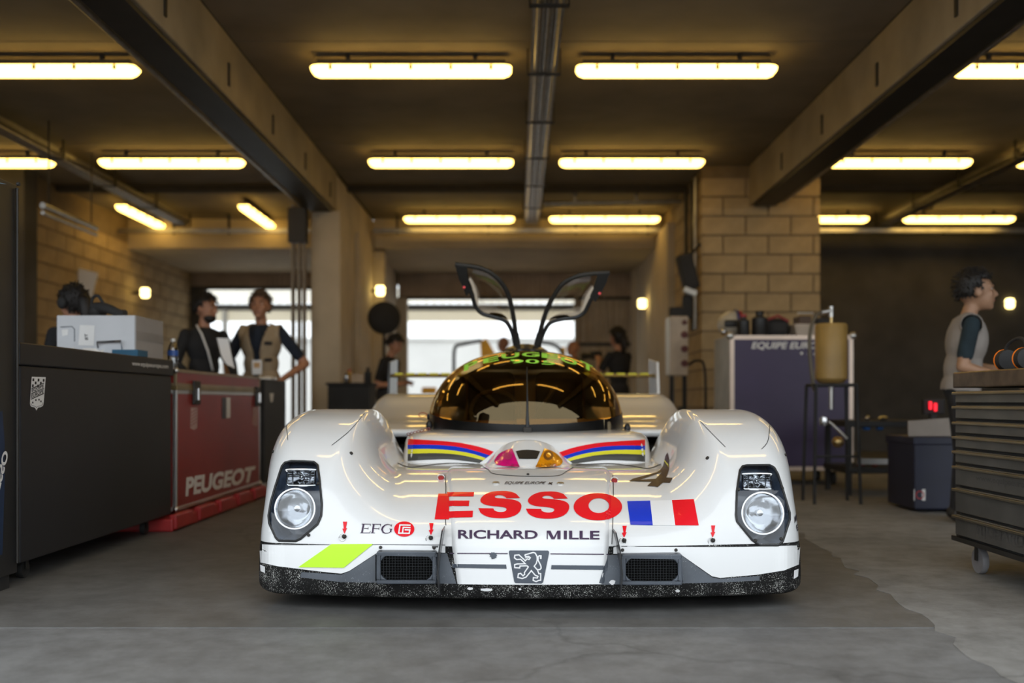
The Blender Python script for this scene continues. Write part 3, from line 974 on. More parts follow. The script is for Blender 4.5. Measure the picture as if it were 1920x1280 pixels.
# gullwing doors, raised
M_DGL = glassmat('door_glass', (0.80, 0.78, 0.74), (1, 1, 1), 0.05, 1.45)
def door(side, outer, inner, latch, tipd):
    fr = thing_part = None
    def pp(p):   # px -> world on the raised door's own plane (leans forward towards its tip)
        t = max(0, (660-p[1])/165)
        return P(p[0], p[1], 5.95-.22*t-.10*t*t)
    O = [pp(p) for p in spline(outer, 36)]
    I = [pp(p) for p in spline(inner, 36)]
    b = MB().tube(O, [.014]*36, 10)
    rail = b.build('door', M_DSTEEL, car, True)
    rail['label'] = 'raised gullwing door, %s' % side
    MB().tube(I, [.012]*36, 10).build('lower_frame', M_BLK, rail, True)
    k0 = 0
    n = 22
    A = [O[int(i)] for i in np.linspace(9, 30, n)]; B = [I[int(i)] for i in np.linspace(9, 29, n)]
    Gd = [[a.lerp(c, q)+Vector((0, -.03*math.sin(q*math.pi), 0)) for q in np.linspace(0, 1, 8)] for a, c in zip(A, B)]
    MB().grid(Gd).build('door_window', M_DGL, rail, smooth='all')
    MB().prism([pp(p)-Vector((0, .02, 0)) for p in latch], (0, .045, 0)).build('latch_plate', M_BLK, rail, bevel=.004)
    cx = sum(p[0] for p in latch)/len(latch); cy = sum(p[1] for p in latch)/len(latch)
    MB().lathe([(.008, 0), (.008, .02)], pp((cx, cy+12))-Vector((0, .032, 0)), (0, 1, 0), 10).build('latch_pin', mat('red_anodised', (.6, .05, .05), .3, .5), rail, True)
    # hinge post
    MB().tube([pp(outer[0]), pp(outer[1])], [.026, .018], 10).build('hinge_arm', M_DSTEEL, rail, True)
door('left side', [(970,658),(967,625),(962,590),(953,552),(938,527),(915,508),(890,500),(853,495)],
     [(966,648),(960,622),(948,602),(925,594),(905,588),(892,575),(885,552),(872,520),(860,502)],
     [(853,496),(876,501),(880,530),(883,546),(874,555),(868,540),(861,525)], 0)
door('right side', [(1006,658),(1012,625),(1022,590),(1035,560),(1055,532),(1080,518),(1105,513),(1143,511)],
     [(1010,648),(1020,622),(1032,605),(1055,598),(1080,595),(1096,585),(1106,565),(1120,540),(1135,518)],
     [(1120,514),(1143,512),(1137,530),(1127,550),(1117,566),(1108,560),(1112,540)], 0)

# rear wing
wing = MB()
prof = [(0,0),(.05,.022),(.15,.03),(.3,.018),(.38,.03),(.3,.005),(.15,.008),(.05,-.004)]
wing.prism([(XC-1.03, 7.8+y, .945+z) for y, z in prof], (2.06, 0, 0))
wg = wing.build('rear_wing', M_CARBON, car, True)
for k in range(22):
    x = XC-1.0+k*2/22
    MB().box((x, 7.797, .962), (x+.062, 7.83, .976)).build('wing_stripe', M_DYEL, wg)
for sg in (-1, 1):
    x = XC+sg*1.03
    MB().prism([(x, 7.7, .70), (x, 8.2, .70), (x, 8.25, 1.10), (x, 7.78, 1.06)], (sg*.02, 0, 0)).build('endplate', M_WHITE if sg > 0 else M_CARBON, wg, bevel=.004)
MB().box((XC-.05, 7.9, .7), (XC+.05, 8.1, .96)).build('wing_pylon', M_CARBON, wg)

# ------------------------------------------------------------------ headlights
M_REFL = mat('reflector', (0.85, 0.86, 0.88), 0.1, 1.0, var=.02)
M_HOUSE = mat('lamp_bowl', (0.19, 0.25, 0.36), 0.2, var=.3, scale=10, coat=.5)
M_CLEAR = glassmat('clear_cover', (0.93, 0.95, 0.97), (1, 1, 1), 0.02, 1.45)
M_FLUTE = glassmat('lamp_lens', (0.95, 0.96, 0.97), (1, 1, 1), 0.03, 1.5, .03)
def headlight(poly, rc, rr, rectp, side):
    dense = []
    n = len(poly)
    for i in range(n):
        a = np.array(poly[i]); b = np.array(poly[(i+1) % n])
        for q in (0, .25, .5, .75): dense.append(tuple(a+(b-a)*q))
    ring = []
    for p in dense:
        h, nn = hit(BV_FULL, *p)
        if h is not None: ring.append((h, nn))
    bowl = MB()
    back = [Vector((h.x*.985, h.y*.4+.6*(sum(r[0].y for r in ring)/len(ring))+.13, h.z)) for h, nn in ring]
    m = len(ring)
    bowl.add([h for h, _ in ring]+back, [(i, (i+1) % m, m+(i+1) % m, m+i) for i in range(m)]+[tuple(m+i for i in range(m))])
    hb = bowl.build('headlight', M_HOUSE, car, True)
    hb['label'] = 'headlight unit, %s' % side
    MB().tube([h+nn*.001 for h, nn in ring], .0045, 8, closed=True).build('rim_seal', M_BLK, hb, True)
    pr = Print(); pr.poly(dense)
    pr.lay('clear_cover', BV_FULL, M_CLEAR, hb, off=.0025, step=10)
    # round lamp
    h, nn = hit(BV_FULL, *rc)
    d = h.y+.035
    c = P(rc[0], rc[1], d); R = rr*d/F
    ax = Vector((0, -1, .10)).normalized()
    rg = MB().lathe([(R*.90, .0), (R*.93, .018), (R, .018), (R*1.0, -.01), (R*.9, -.01)], c, ax, 40, False).build('lamp_ring', M_CHR, hb, True)
    MB().lathe([(R*.02, -.085), (R*.3, -.08), (R*.6, -.055), (R*.85, -.015), (R*.92, .0)], c, ax, 40, False).build('reflector', M_REFL, hb, True)
    MB().lathe([(0, -.02), (.012, -.024), (.014, -.06), (0, -.08)], c, ax, 12).build('bulb', M_CHR, hb, True)
    MB().lathe([(0, .020), (R*.5, .017), (R*.9, .008)], c, ax, 40, False).build('lens', M_FLUTE, hb, True)
    # small rectangular lamp
    x0, y0, x1, y1 = rectp
    d2 = hit(BV_FULL, (x0+x1)/2, (y0+y1)/2)[0].y+.03
    q = [P(x, y, d2) for x, y in spline([(x0+3,y1),(x1-3,y1),(x1,y1-5),(x1,y0+5),(x1-3,y0),(x0+3,y0),(x0,y0+5),(x0,y1-5),(x0+3,y1)], 32)][:-1]
    MB().tube(q, .004, 8, closed=True).build('lamp_ring', M_CHR, hb, True)
    cc = sum(q, Vector())/len(q)
    Gq = [[cc.lerp(p, k)+Vector((0, .05*(1-k*k), 0)) for p in q+[q[0]]] for k in (.02, .4, .75, 1)]
    MB().grid(Gq).build('reflector', M_REFL, hb, True)
    MB().ell(cc+Vector((0, .02, 0)), (.012, .02, .012), 12).build('bulb', M_CHR, hb, True)
    for k in (-.6, .62):
        x = cc.x+k*(x1-x0)/2*d2/F
        MB().box((x-.002, d2-.001, cc.z-.026), (x+.002, d2+.004, cc.z+.026)).build('lens_rib', M_CHR, hb)
    fl_ = MB().add([p+Vector((0, -.002, 0)) for p in q], [tuple(range(len(q)))])
    fl_.build('lens', M_FLUTE, hb)
    for k in (1, 8, 13):
        hq, nq = ring[min(k*4, len(ring)-1)]
    return hb
headlight(HLP[0], (554.7, 953.3), 38.5, (538, 880, 591, 910), 'left side')
headlight(HLP[1], (1428, 961.6), 40, (1392.6, 888, 1445, 917), 'right side')

# ------------------------------------------------------------------ prints on the bodywork
BV = bvh_of([shell, valance, nose])
ALLB = bvh_of([shell, valance, nose, tub, hump])
# white bumper corners and neon panel
Print().poly([(486.5,1019),(520,1020),(600,1021),(712,1021),(835,1022),(835,1036),(712,1033),(655,1070),(640,1075),(600,1071),(560,1066),(520,1061),(489,1054)]).lay('bumper_skin', BV, M_WHITE, valance, .0014, 6)
Print().poly([(1500,1022),(1470,1023),(1390,1024),(1150,1024),(1150,1038),(1276,1039),(1335,1080),(1350,1083),(1420,1077),(1470,1069),(1497,1058)]).lay('bumper_skin', BV, M_WHITE, valance, .0014, 6)
Print().poly([(622,1020),(700,1020),(645,1064),(560,1063)]).lay('neon_panel', BV, M_NEON, shell, .0045, 6)
Print().poly([(712,1034),(838,1037),(856,1094),(640,1091),(563,1082),(565,1072),(640,1077),(655,1071)]).lay('valance_panel', BV, M_GREYP, valance, .0012, 6)
Print().poly([(1276,1040),(1140,1040),(1122,1096),(1340,1092),(1424,1088),(1424,1079),(1350,1085),(1335,1082)]).lay('valance_panel', BV, M_GREYP, valance, .0012, 6)
def seam(pts, w=1.5, bvh=None, parent=None, n=40):
    Print().stroke([tuple(p) for p in spline(pts, n)], w*.8).lay('panel_seam', bvh or BV, M_SEAM, parent or shell, .0016, 14)
seam([(486,1019),(530,1021),(620,1021),(720,1021),(835,1022)], 1.6)
seam([(1150,1024),(1260,1024.5),(1390,1024.5),(1470,1022),(1499,1019)], 1.6)
seam([(541,768),(537,790),(540,825)], 1.2); seam([(683,775),(655,808),(622,835)], 1.2)
seam([(1428,772),(1442,785),(1440,825),(1428,842)], 1.4); seam([(1313,790),(1340,818),(1360,838)], 1.2)
seam([(1149,890),(1150,920),(1149,975),(1147,1020)], 1.8); seam([(834,890),(836,915),(835,960),(836,985)], 1.8)
seam([(745,868),(770,876),(810,871),(850,868),(890,870)], 1.4, ALLB); seam([(1240,870),(1215,878),(1180,873),(1140,869),(1080,872)], 1.4, ALLB)
seam([(905,875),(915,880),(925,888),(960,892),(1000,893),(1045,892),(1062,884),(1075,876)], 1.2, ALLB)

# big sponsor word
e = Print()
e.poly([(822,926),(842,926),(842,974),(815,974)]); e.poly([(838,923),(889,923),(888,931),(841,931)])
e.poly([(841,939),(880,939),(879,949),(841,949)]); e.poly([(841,959),(887,958),(886,970),(841,971)])
Sg = [(.963,.257),(.872,.1),(.70,.01),(.504,0),(.306,.03),(.136,.144),(.05,.30),(.08,.437),(.22,.527),(.476,.572),(.63,.617),(.646,.707),(.575,.766),(.46,.766),(.363,.707),(.348,.64),(0,.63),(.05,.797),(.193,.932),(.39,.99),(.646,.986),(.872,.874),(.98,.685),(.986,.482),(.873,.347),(.617,.28),(.42,.257),(.377,.21),(.433,.158),(.53,.153),(.617,.21),(.646,.266)]
def smooth_poly(pts, corners=()):
    out = []
    n = len(pts)
    A = np.array(pts)
    for i in range(n):
        p0, p1, p2, p3 = A[i-1], A[i], A[(i+1) % n], A[(i+2) % n]
        for u in (0, .33, .67):
            if i in corners or (i+1) % n in corners: out.append(p1+(p2-p1)*u)
            else: out.append(.5*((2*p1)+(-p0+p2)*u+(2*p0-5*p1+4*p2-p3)*u*u+(-p0+3*p1-3*p2+p3)*u**3))
    return out
SP = smooth_poly(Sg, (0, 31, 15, 16))
e.poly([(897+81*x, 921+51*y) for x, y in SP]); e.poly([(986+81.6*x, 922+51*y) for x, y in SP])
e.ring(1121, 950.5, 45.5, 25.5, 19, 14, 40, 1.5, -2.2)
e.lay('sponsor_word', BV, M_DRED, nose, .0022, 6)
Print().text('RICHARD', [(859,1010),(1008,1010.5),(1008,994.5),(859,993.5)], .024).lay('sponsor_name', BV, M_DNAVY, nose, .002, 8)
Print().text('ILLE', [(1057,1011),(1124,1011.5),(1124,995.5),(1057,995)], .024).poly([(1025,1011),(1025,995),(1027,995),(1027,1011)]).poly([(1025,995),(1032,995),(1040,1011),(1034,1011)]).poly([(1036,1011),(1040,1011),(1047,995),(1045,995)]).poly([(1045,995),(1051,995),(1051,1011),(1045,1011)]).lay('sponsor_name', BV, M_DNAVY, nose, .002, 8)
# emblem
def zt(pts, s, ox, oy): return [(ox+x/s, oy+y/s) for x, y in pts]
Print().poly(zt([(225,240),(235,205),(265,185),(1390,190),(1425,210),(1435,245),(1260,1110),(1240,1155),(1200,1180),(430,1165),(400,1145),(385,1110)], 16, 940, 1020)).lay('emblem_shield', BV, M_DGRY, nose, .0018, 8)
li = Print()
li.stroke(zt([(700,320),(825,285),(960,245),(1020,270),(1070,370),(1075,470),(1050,570),(985,660),(1085,770),(1125,880),(1180,880),(1180,1075),(1110,1085),(1040,1120),(955,1080),(960,1000),(1080,1010),(1100,960),(1020,930),(900,790),(740,985),(630,1025),(495,995),(510,890),(580,870),(650,945),(700,900),(690,850),(810,680),(770,645),(560,650),(550,710),(400,700),(400,610),(480,590),(720,585),(580,450),(460,460),(395,410),(405,330),(530,320),(720,495),(770,440)], 16, 940, 1020), 2.3)
li.stroke(zt([(700,320),(725,365),(820,365),(870,405),(830,460),(770,440)], 16, 940, 1020), 2.2)
li.stroke(zt([(710,410),(830,405)], 16, 940, 1020), 1.6)
li.stroke(zt([(1090,765),(1160,755),(1192,715),(1185,650),(1100,470),(1105,370),(1140,345),(1185,350),(1180,440)], 16, 940, 1020), [2.4,2.4,2.4,2.4,2.4,2.4,2.4,3,3.4])
li.lay('emblem_lion', BV, M_DWHT, nose, .0026, 0)
st = Print(); st.stroke([(843,1037),(952,1037.5)], 2); st.stroke([(1032,1038),(1141,1039)], 2)
st.lay('pinstripe', BV, M_DNAVY, nose, .0018, 10)
st = Print(); st.poly([(847,1057),(949,1058),(950,1066),(849,1064)]); st.poly([(1034,1059),(1135,1060),(1133,1068),(1033,1067)])
st.lay('grey_stripe', BV, M_DGRY, nose, .0018, 10)
# small team name above the word
Print().text('EQUIPE EUROPE', rect(945, 903, 1020, 909, 4), .01).stroke([(1028,908),(1036,905)], 1.6).stroke([(1030,905),(1035,909)], 1.6).lay('team_name', BV, M_DBLK, nose, .002, 10)
# EFG
ef = Print()
def lt(*segs):
    for pts, w in segs: ef.stroke(pts, w)
X = lambda x, y: (665+x/11.29, 960+y/11.29)
lt(([X(190,255), X(155,440)], 3.2), ([X(150,254), X(340,258)], 1.1), ([X(120,439), X(325,440)], 1.1), ([X(200,345), X(290,348)], 1.0), ([X(335,258), X(330,295)], 1.0), ([X(318,440), X(335,400)], 1.0), ([X(288,325), X(283,368)], 1.0),
   ([X(405,262), X(378,440)], 3.2), ([X(370,258), X(555,262)], 1.1), ([X(345,440), X(430,442)], 1.1), ([X(400,350), X(515,352)], 1.0), ([X(552,262), X(545,305)], 1.0), ([X(518,330), X(512,372)], 1.0),
   ([X(775,305), X(760,275), X(700,262), X(640,280), X(595,325), X(580,370), X(600,425), X(650,450), X(710,445), X(755,425)], [1,1,1.2,2,3,3.2,2.6,1.6,1.2,1.2]), ([X(762,425), X(772,365)], 2.6), ([X(735,358), X(800,362)], 1.0), ([X(785,262), X(778,310)], 1.0))
ef.lay('sponsor_letters', BV, M_DNAVY, shell, .002, 8)
Print().ellipse(758, 992, 19, 14.3).lay('sponsor_disc', BV, M_DRED, shell, .0018, 6)
g = Print()
g.stroke([X(1185,285), X(960,280), X(935,450), X(1155,455), X(1170,385), X(1060,380)], 2.6); g.stroke([X(1185,335), X(1030,330), X(1015,440)], 2.6)
g.lay('sponsor_mark', BV, M_DWHT, shell, .0026, 8)
# tricolour
Print().poly([(1176,940),(1219,939),(1224,985),(1182,984)]).lay('flag_blue', BV, M_DBLU, shell, .002, 6)
Print().poly([(1219,939),(1260,938),(1266,985),(1224,985)]).lay('flag_white', BV, M_DWHT, shell, .002, 6)
Print().poly([(1260,938),(1301,936),(1310,985),(1266,985)]).lay('flag_red', BV, M_DRED, shell, .002, 6)
# red arrows and pull pins
for ax_, ay in ((647,978),(809,981),(1171,986),(1337,985)):
    a_ = Print(); a_.poly([(ax_-4,ay),(ax_+4,ay),(ax_+1.5,ay+14),(ax_-2,ay+14)]); a_.poly([(ax_-5,ay+13),(ax_+4,ay+12),(ax_-1,ay+23)])
    a_.lay('arrow_mark', BV, M_DRED, shell, .002, 6)
    h, n = hit(BV, ax_-1, ay+28)
    pn = MB().lathe([(.008,0),(.008,.008),(.004,.012)], h, n, 12).build('body_pin', M_DSTEEL, car, True)
    MB().tube([h+n*.006+Vector((.012*math.cos(a)-.006, 0, .014*math.sin(a)-.004)) for a in np.linspace(0, 6.28, 16, endpoint=False)], .0012, 6, closed=True).build('pull_ring', M_CHR, pn, True)
for x, y in ((827,898),(1152,903)):
    h, n = hit(BV, x, y)
    pn = MB().lathe([(.012,0),(.012,.01),(.006,.014)], h, n, 12).build('body_pin', M_RED, car, True)
    MB().tube([h+n*.008+Vector((.014*math.cos(a), -.004, .012*math.sin(a))) for a in np.linspace(0, 6.28, 16, endpoint=False)], .0012, 6, closed=True).build('pull_ring', M_CHR, pn, True)
for x, y, r in ((930,906,.014),(1051,907,.014),(714,1026,.006),(814,1027,.006),(1167,1031,.006),(1267,1031,.006),(658,850,.007),(513,847,.006),(1327,859,.007),(1472,853,.006),(990,890,.006),(597,907,.006),(579,1003,.006),(1385,918,.006),(1416,1013,.006),(1464,1010,.006),(1466,915,.006)):
    h, n = hit(bvh_of([shell, valance, nose, hump]) if y == 890 else BV_FULL if (x, y) in ((597,907),(579,1003),(1385,918),(1416,1013),(1464,1010),(1466,915)) else BV, x, y)
    if h is None: continue
    MB().lathe([(r,-.002),(r,.003),(r*.7,.0045)], h+n*.002, n, 12).build('fastener', M_DSTEEL if r < .01 else M_ALU, car, True)
# dark stylised figure on the right inner fender, side lettering
ZB = lambda pts: [(1140+x/10.667, 820+y/10.667) for x, y in pts]
sw = Print()
sw.poly(ZB([(415,880),(500,830),(980,700),(1060,640),(1090,690),(1000,725),(560,878)]))
sw.poly(ZB([(1060,640),(1110,560),(1140,450),(1150,380),(1195,300),(1220,420),(1225,640),(1200,730),(1165,805),(1100,905),(1080,700)]))
sw.poly(ZB([(1090,690),(1165,700),(1165,805),(1295,810),(1240,915),(1100,905),(990,1000),(930,985),(785,975),(875,890),(955,833)]))
sw.poly(ZB([(540,882),(650,850),(955,833),(875,890)]))
sw.lay('swoosh_figure', BV, M_DBLK, shell, .002, 5)
Print().poly(ZB([(1130,470),(1140,450),(1215,540),(1218,600)])).lay('swoosh_band', BV, M_DYEL, shell, .0028, 5)
Print().text('MAGN', [(1489,968),(1499,951),(1500,968),(1489,981)], .03).text('ELL', [(1492,985),(1500,975),(1500,986),(1494,996)], .03).lay('side_name', BV, M_DBLK, shell, .002, 6)
Print().text('MAGN', [(486,958),(493,970),(493,982),(486,976)], .03).text('ELL', [(486,972),(492,984),(492,992),(486,988)], .03).lay('side_name', BV, M_DBLK, shell, .002, 6)
Print().poly([(489,1058),(498,1062),(498,1074),(490,1070)]).lay('side_tab', BV, M_DWHT, valance, .003, 6)
Print().poly([(1496,1066),(1488,1069),(1487,1085),(1495,1080)]).lay('side_tab', BV, M_DWHT, valance, .003, 6)
# worn paint chips on the lip
for cx, cy, rx, ry in ((912,1105,13,3.2),(882,1103,6,3),(975,1104,3,2),(1148,1091,6,5),(1270,1107,5,3)):
    Print().poly([(cx+rx*math.cos(a)*random.uniform(.75,1.1), cy+ry*math.sin(a)*random.uniform(.7,1.1)) for a in np.linspace(0,6.28,14,endpoint=False)]).lay('paint_chip', BV, M_DWHT, valance, .002, 0)
Print().poly([(925+(6.5 if i % 2 else 9)*math.cos(a)*random.uniform(.7,1), 1041+(5.5 if i % 2 else 8)*math.sin(a)*random.uniform(.7,1)) for i, a in enumerate(np.linspace(0,6.28,18,endpoint=False))]).lay('stone_damage', BV, M_DGRY, nose, .0026, 0)
# tub stripes
BVT = bvh_of([tub])
bnd = [[(765,823),(815,826),(860,830),(900,838),(926,847)],[(765,834),(815,834),(860,838),(895,846.5),(918,854)],[(765,842),(815,842),(860,846),(890,852),(911,859)],[(765,851),(815,849.5),(855,852),(885,857.5),(906,863)],[(765,864),(800,862),(840,861),(870,864),(899,868)]]
for i, m in enumerate((M_DRED, M_DBLU, M_DYEL, M_DSLATE)):
    for mir in (0, 1):
        A = spline(bnd[i], 16); B = spline(bnd[i+1], 16)
        pts = [tuple(p) for p in A]+[tuple(p) for p in B[::-1]]
        if mir: pts = [(1974-x, y+1.5) for x, y in pts]
        Print().poly(pts).lay('side_stripe', BVT, m, tub, .002, 8)
Print().poly([(757,829),(754,857),(747,857)]).lay('tow_arrow', BVT, M_DBLU, tub, .002, 8)
# indicators
BVH_ = bvh_of([hump, tub, shell, nose])
Yh = lambda pts: [(900+x/10.105, 820+y/10.105) for x, y in pts]
M_PINK = mat('pink_lens', (0.78, 0.005, 0.20), 0.15, coat=.8, var=.15, scale=30)
M_ORNG = mat('amber_lens', (0.90, 0.33, 0.005), 0.15, coat=.8, var=.15, scale=30)
il = Print().poly(smooth_poly(Yh([(610,215),(500,250),(370,320),(290,420),(280,480),(330,530),(430,550),(755,575)]), (0, 7, 6))).lay('indicator_lens', BVH_, M_PINK, hump, .004, 6)
il['label'] = 'pink indicator lens'
il = Print().poly(smooth_poly(Yh([(1215,215),(1330,255),(1460,330),(1550,430),(1555,490),(1500,545),(1400,565),(1045,585)]), (0, 7, 6))).lay('indicator_lens', BVH_, M_ORNG, hump, .004, 6)
il['label'] = 'amber indicator lens'
Print().ellipse(900+1290/10.105, 820+355/10.105, 9, 9).lay('lamp_socket', BVH_, mat('amber_dark', (.25, .08, .01), .3), hump, .005, 0)
Print().ellipse(900+1290/10.105, 820+355/10.105, 4.5, 4.5).lay('lamp_bulb', BVH_, M_ORNG, hump, .006, 0)
Print().ellipse(900+530/10.105, 820+370/10.105, 8, 6.5).lay('lamp_socket', BVH_, mat('pink_dark', (.45, .01, .12), .3), hump, .005, 0)
Print().poly(Yh([(680,265),(800,245),(900,240),(1020,248),(1138,270),(1075,412),(740,412)])).lay('air_slot', BVH_, M_BLK, hump, .003, 6)
# windscreen lettering
BVC = bvh_of([canopy])
w = Print()
def glyph(ch, cx, cy, wd, ht, sl, bold=.03):
    hx = wd/2
    w.text(ch, [(cx-hx, cy+ht/2-sl*hx), (cx+hx, cy+ht/2+sl*hx), (cx+hx, cy-ht/2+sl*hx), (cx-hx, cy-ht/2-sl*hx)], bold)
for ch, cx, cy, wd, ht, sl in (('P',884,686.5,26,12,-.42),('E',921,676,29,9,-.22),('U',957,668.5,33,9,-.10),('G',995,666.3,33,8.5,0),('E',1031,669.3,31,9,.12),('O',1066,678,31,10,.28),('T',1101,689,28,12,.45)):
    glyph(ch, cx, cy, wd, ht, sl, .03)
for ch, cx, cy in (('9',969,676.5),('0',998,676.5),('5',1028,679)):
    glyph(ch, cx, cy+2.6, 25, 7.5, .04, .012)
w.lay('screen_lettering', BVC, M_GREEN, canopy, .006, 6)
# mirror stalks / door catches by the screen foot
for x, y in ((805,797),(1176,803)):
    c = P(x, y, 5.35); MB().ell(c, (.018, .02, .028), 12).build('door_catch', M_BLK, car, True)
c = P(803, 781, 5.4); MB().ell(c, (.008, .008, .018), 8).build('pull_toggle', M_BLK, car, True)
MB().tube([c+Vector((-.03+.022*math.cos(a), 0, .01+.012*math.sin(a))) for a in np.linspace(0, 6.28, 16, endpoint=False)], .002, 6, closed=True).build('pull_loop', M_RED, car, True)
for k in range(7):
    c = P(766+k*6.2, 815-k*1.6, 5.02); MB().tube([c+Vector((.008*math.cos(a), .004*math.sin(a), .006*math.sin(a)+.004)) for a in np.linspace(0, 6.28, 10, endpoint=False)], .002, 5, closed=True).build('chain_link', mat('rusty_red', (.25, .06, .05), .5), car, True)

# radiator grilles and canards
M_MESH = mat('grille_wire', (0.02, 0.022, 0.026), 0.5, .3)
def grille(x0, y0, x1, y1, side):
    d = min(hit(BV, x, y)[0].y for x in (x0, (x0+x1)/2, x1) for y in (y0, (y0+y1)/2, y1))-.017
    p0, p1 = P(x0, y1, d), P(x1, y0, d)
    fr = MB()
    t = .014
    fr.box((p0.x, d, p0.z), (p1.x, d+.05, p0.z+t)); fr.box((p0.x, d, p1.z-t), (p1.x, d+.05, p1.z)); fr.box((p0.x, d, p0.z+t), (p0.x+t, d+.05, p1.z-t)); fr.box((p1.x-t, d, p0.z+t), (p1.x, d+.05, p1.z-t))
    q_ = .022
    for cx_, cz_, sx_, sz_ in ((p0.x+t, p0.z+t, 1, 1), (p1.x-t, p0.z+t, -1, 1), (p0.x+t, p1.z-t, 1, -1), (p1.x-t, p1.z-t, -1, -1)):
        fr.prism([(cx_, d+.001, cz_), (cx_+sx_*q_, d+.001, cz_), (cx_+sx_*q_*.42, d+.001, cz_+sz_*q_*.42), (cx_, d+.001, cz_+sz_*q_)], (0, .03, 0))
    g = fr.build('radiator_grille', M_GREYP, car, bevel=.004)
    g['label'] = 'radiator grille, %s' % side
    MB().box((p0.x+t, d+.012, p0.z+t), (p1.x-t, d+.05, p1.z-t)).build('duct', mat('duct_black', (.004,.004,.004), .9, spec=.1), g)
    ws = MB()
    for k in range(1, 18):
        x = p0.x+t+(p1.x-p0.x-2*t)*k/18; ws.box((x-.0006, d+.006, p0.z+t), (x+.0006, d+.0075, p1.z-t))
    for k in range(1, 9):
        z = p0.z+t+(p1.z-p0.z-2*t)*k/9; ws.box((p0.x+t, d+.005, z-.0006), (p1.x-t, d+.006, z+.0006))
    ws.build('grille_wire', M_MESH, g)
grille(706, 1034, 818, 1095, 'left side'); grille(1166, 1039, 1279, 1097, 'right side')
for sg, pts in ((-1, [(829,992),(823,1030),(820,1075),(824,1112)]), (1, [(1152,996),(1160,1030),(1164,1075),(1161,1116)])):
    A = []
    for x, y in pts:
        A.append(P(x, y, 3.565))
    b = MB()
    prof = [Vector((p.x, p.y-.03, p.z)) for p in A]+[Vector((p.x, p.y+.09, p.z)) for p in reversed(A)]
    b.prism(prof, (.005, 0, 0)).build('canard_strake', M_CARBON, car, bevel=.0015)

# ================================================================== equipment in the garage
M_CASE_R = mat('red_laminate', (0.27, 0.022, 0.02), 0.4, var=.12, scale=2)
M_CASE_P = mat('purple_laminate', (0.05, 0.031, 0.092), 0.45, var=.12, scale=2)
M_CASE_B = mat('dark_laminate', (0.015, 0.015, 0.018), 0.55, var=.12, scale=2)
M_PINKALU = mat('warm_edge', (0.72, 0.58, 0.48), 0.4, .5, var=.05)
M_LTR = mat('lettering_white', (0.74, 0.72, 0.70), 0.6, var=.05)

def edges(lo, hi, m, parent, t=.022, name='edge_trim', skip=()):
    x0, y0, z0 = lo; x1, y1, z1 = hi; e = .003
    for x in (x0, x1):
        for y in (y0, y1):
            MB().box((x-(e if x == x0 else t), y-(e if y == y0 else t), z0), (x+(t if x == x0 else e), y+(t if y == y0 else e), z1)).build(name, m, parent, bevel=.002)
    for z in (z0, z1):
        a, b = (z-e, z+t) if z == z0 else (z-t, z+e)
        for y in (y0, y1):
            MB().box((x0+t, y-(e if y == y0 else t), a), (x1-t, y+(t if y == y0 else e), b)).build(name, m, parent, bevel=.002)
        for x in (x0, x1):
            MB().box((x-(e if x == x0 else t), y0+t, a), (x+(t if x == x0 else e), y1-t, b)).build(name, m, parent, bevel=.002)

def castor(x, y, r, parent, m=None):
    MB().lathe([(r*.4,-.012),(r*.95,-.014),(r,-.008),(r,.008),(r*.95,.014),(r*.4,.012)], (x, y, r), (1, 0, 0), 18).build('castor_wheel', m or M_RUB, parent, True)
    MB().box((x-.022, y-.012, r), (x-.017, y+.012, r*2+.01)).box((x+.017, y-.012, r), (x+.022, y+.012, r*2+.01)).box((x-.03, y-.03, r*2+.005), (x+.03, y+.03, r*2+.013)).build('castor_fork', M_DSTEEL, parent, bevel=.002)

# --- red flight case
rb = thing('case_base', (-2.3, 6.9, 0), 'low red plastic base under the red flight case', 'base')
MB().box((-2.55, 5.80, .0), (-1.99, 8.0, .075)).build('deck', M_RED, rb, bevel=.012)
for k in range(5):
    y = 5.82+k*.44
    MB().box((-2.02, y, .012), (-1.975, y+.30, .098)).build('block', M_RED, rb, bevel=.01)
rc_ = thing('flight_case', (-2.4, 6.95, .10), 'red flight case with metal edges, two latches and white lettering', 'case')
bodyr = MB().box((-2.60, 6.0, .10), (-2.04, 7.95, .825)).build('body', M_CASE_R, rc_)
lidr = MB().box((-2.60, 6.0, .845), (-2.04, 7.95, .945)).build('lid', M_CASE_R, rc_)
MB().box((-2.602, 5.998, .822), (-2.032, 7.952, .850)).build('lid_band', mat('brass_band', (.30, .22, .10), .4, .7), rc_, bevel=.003)
edges((-2.60, 6.0, .10), (-2.04, 7.95, .822), M_ALU, rc_)
edges((-2.60, 6.0, .85), (-2.04, 7.95, .945), mat('old_trim', (.36, .27, .16), .4, .7), rc_, .016)
for y in (6.0, 7.95):
    for z in (.11, .94):
        MB().ell((-2.04, y, z), (.018, .018, .018), 12).build('ball_corner', M_ALU, rc_, True)
for px, py in ((366, 736), (481, 743)):
    d = -2.04*F/(px-VX); z = CH-(py-VY)*d/F
    l = MB().box((-2.042, d-.06, z-.075), (-2.022, d+.06, z+.075)).build('latch', M_DSTEEL, rc_, bevel=.006)
    MB().box((-2.025, d-.02, z-.05), (-2.010, d+.02, z+.03)).build('hasp', M_CHR, l, bevel=.004)
BR = bvh_of([bodyr])
Print().text('PEUGEOT', [(347,931),(473,903),(479,873),(349,894)], .045).lay('lettering', BR, M_LTR, bodyr, .002, 0)
Print().poly([(415.7,785),(424,784),(424,745),(415.7,745)]).lay('flag_dark', BR, M_DBLK, bodyr, .002, 0)
Print().poly([(424,784),(431.5,783),(431.5,745),(424,745)]).lay('flag_white', BR, M_LTR, bodyr, .002, 0)
Print().poly([(357,764),(370,764),(369,802),(363,806),(356,803)]).lay('crest_sticker', BR, mat('pink_sticker', (.5,.33,.3), .6), bodyr, .002, 0)
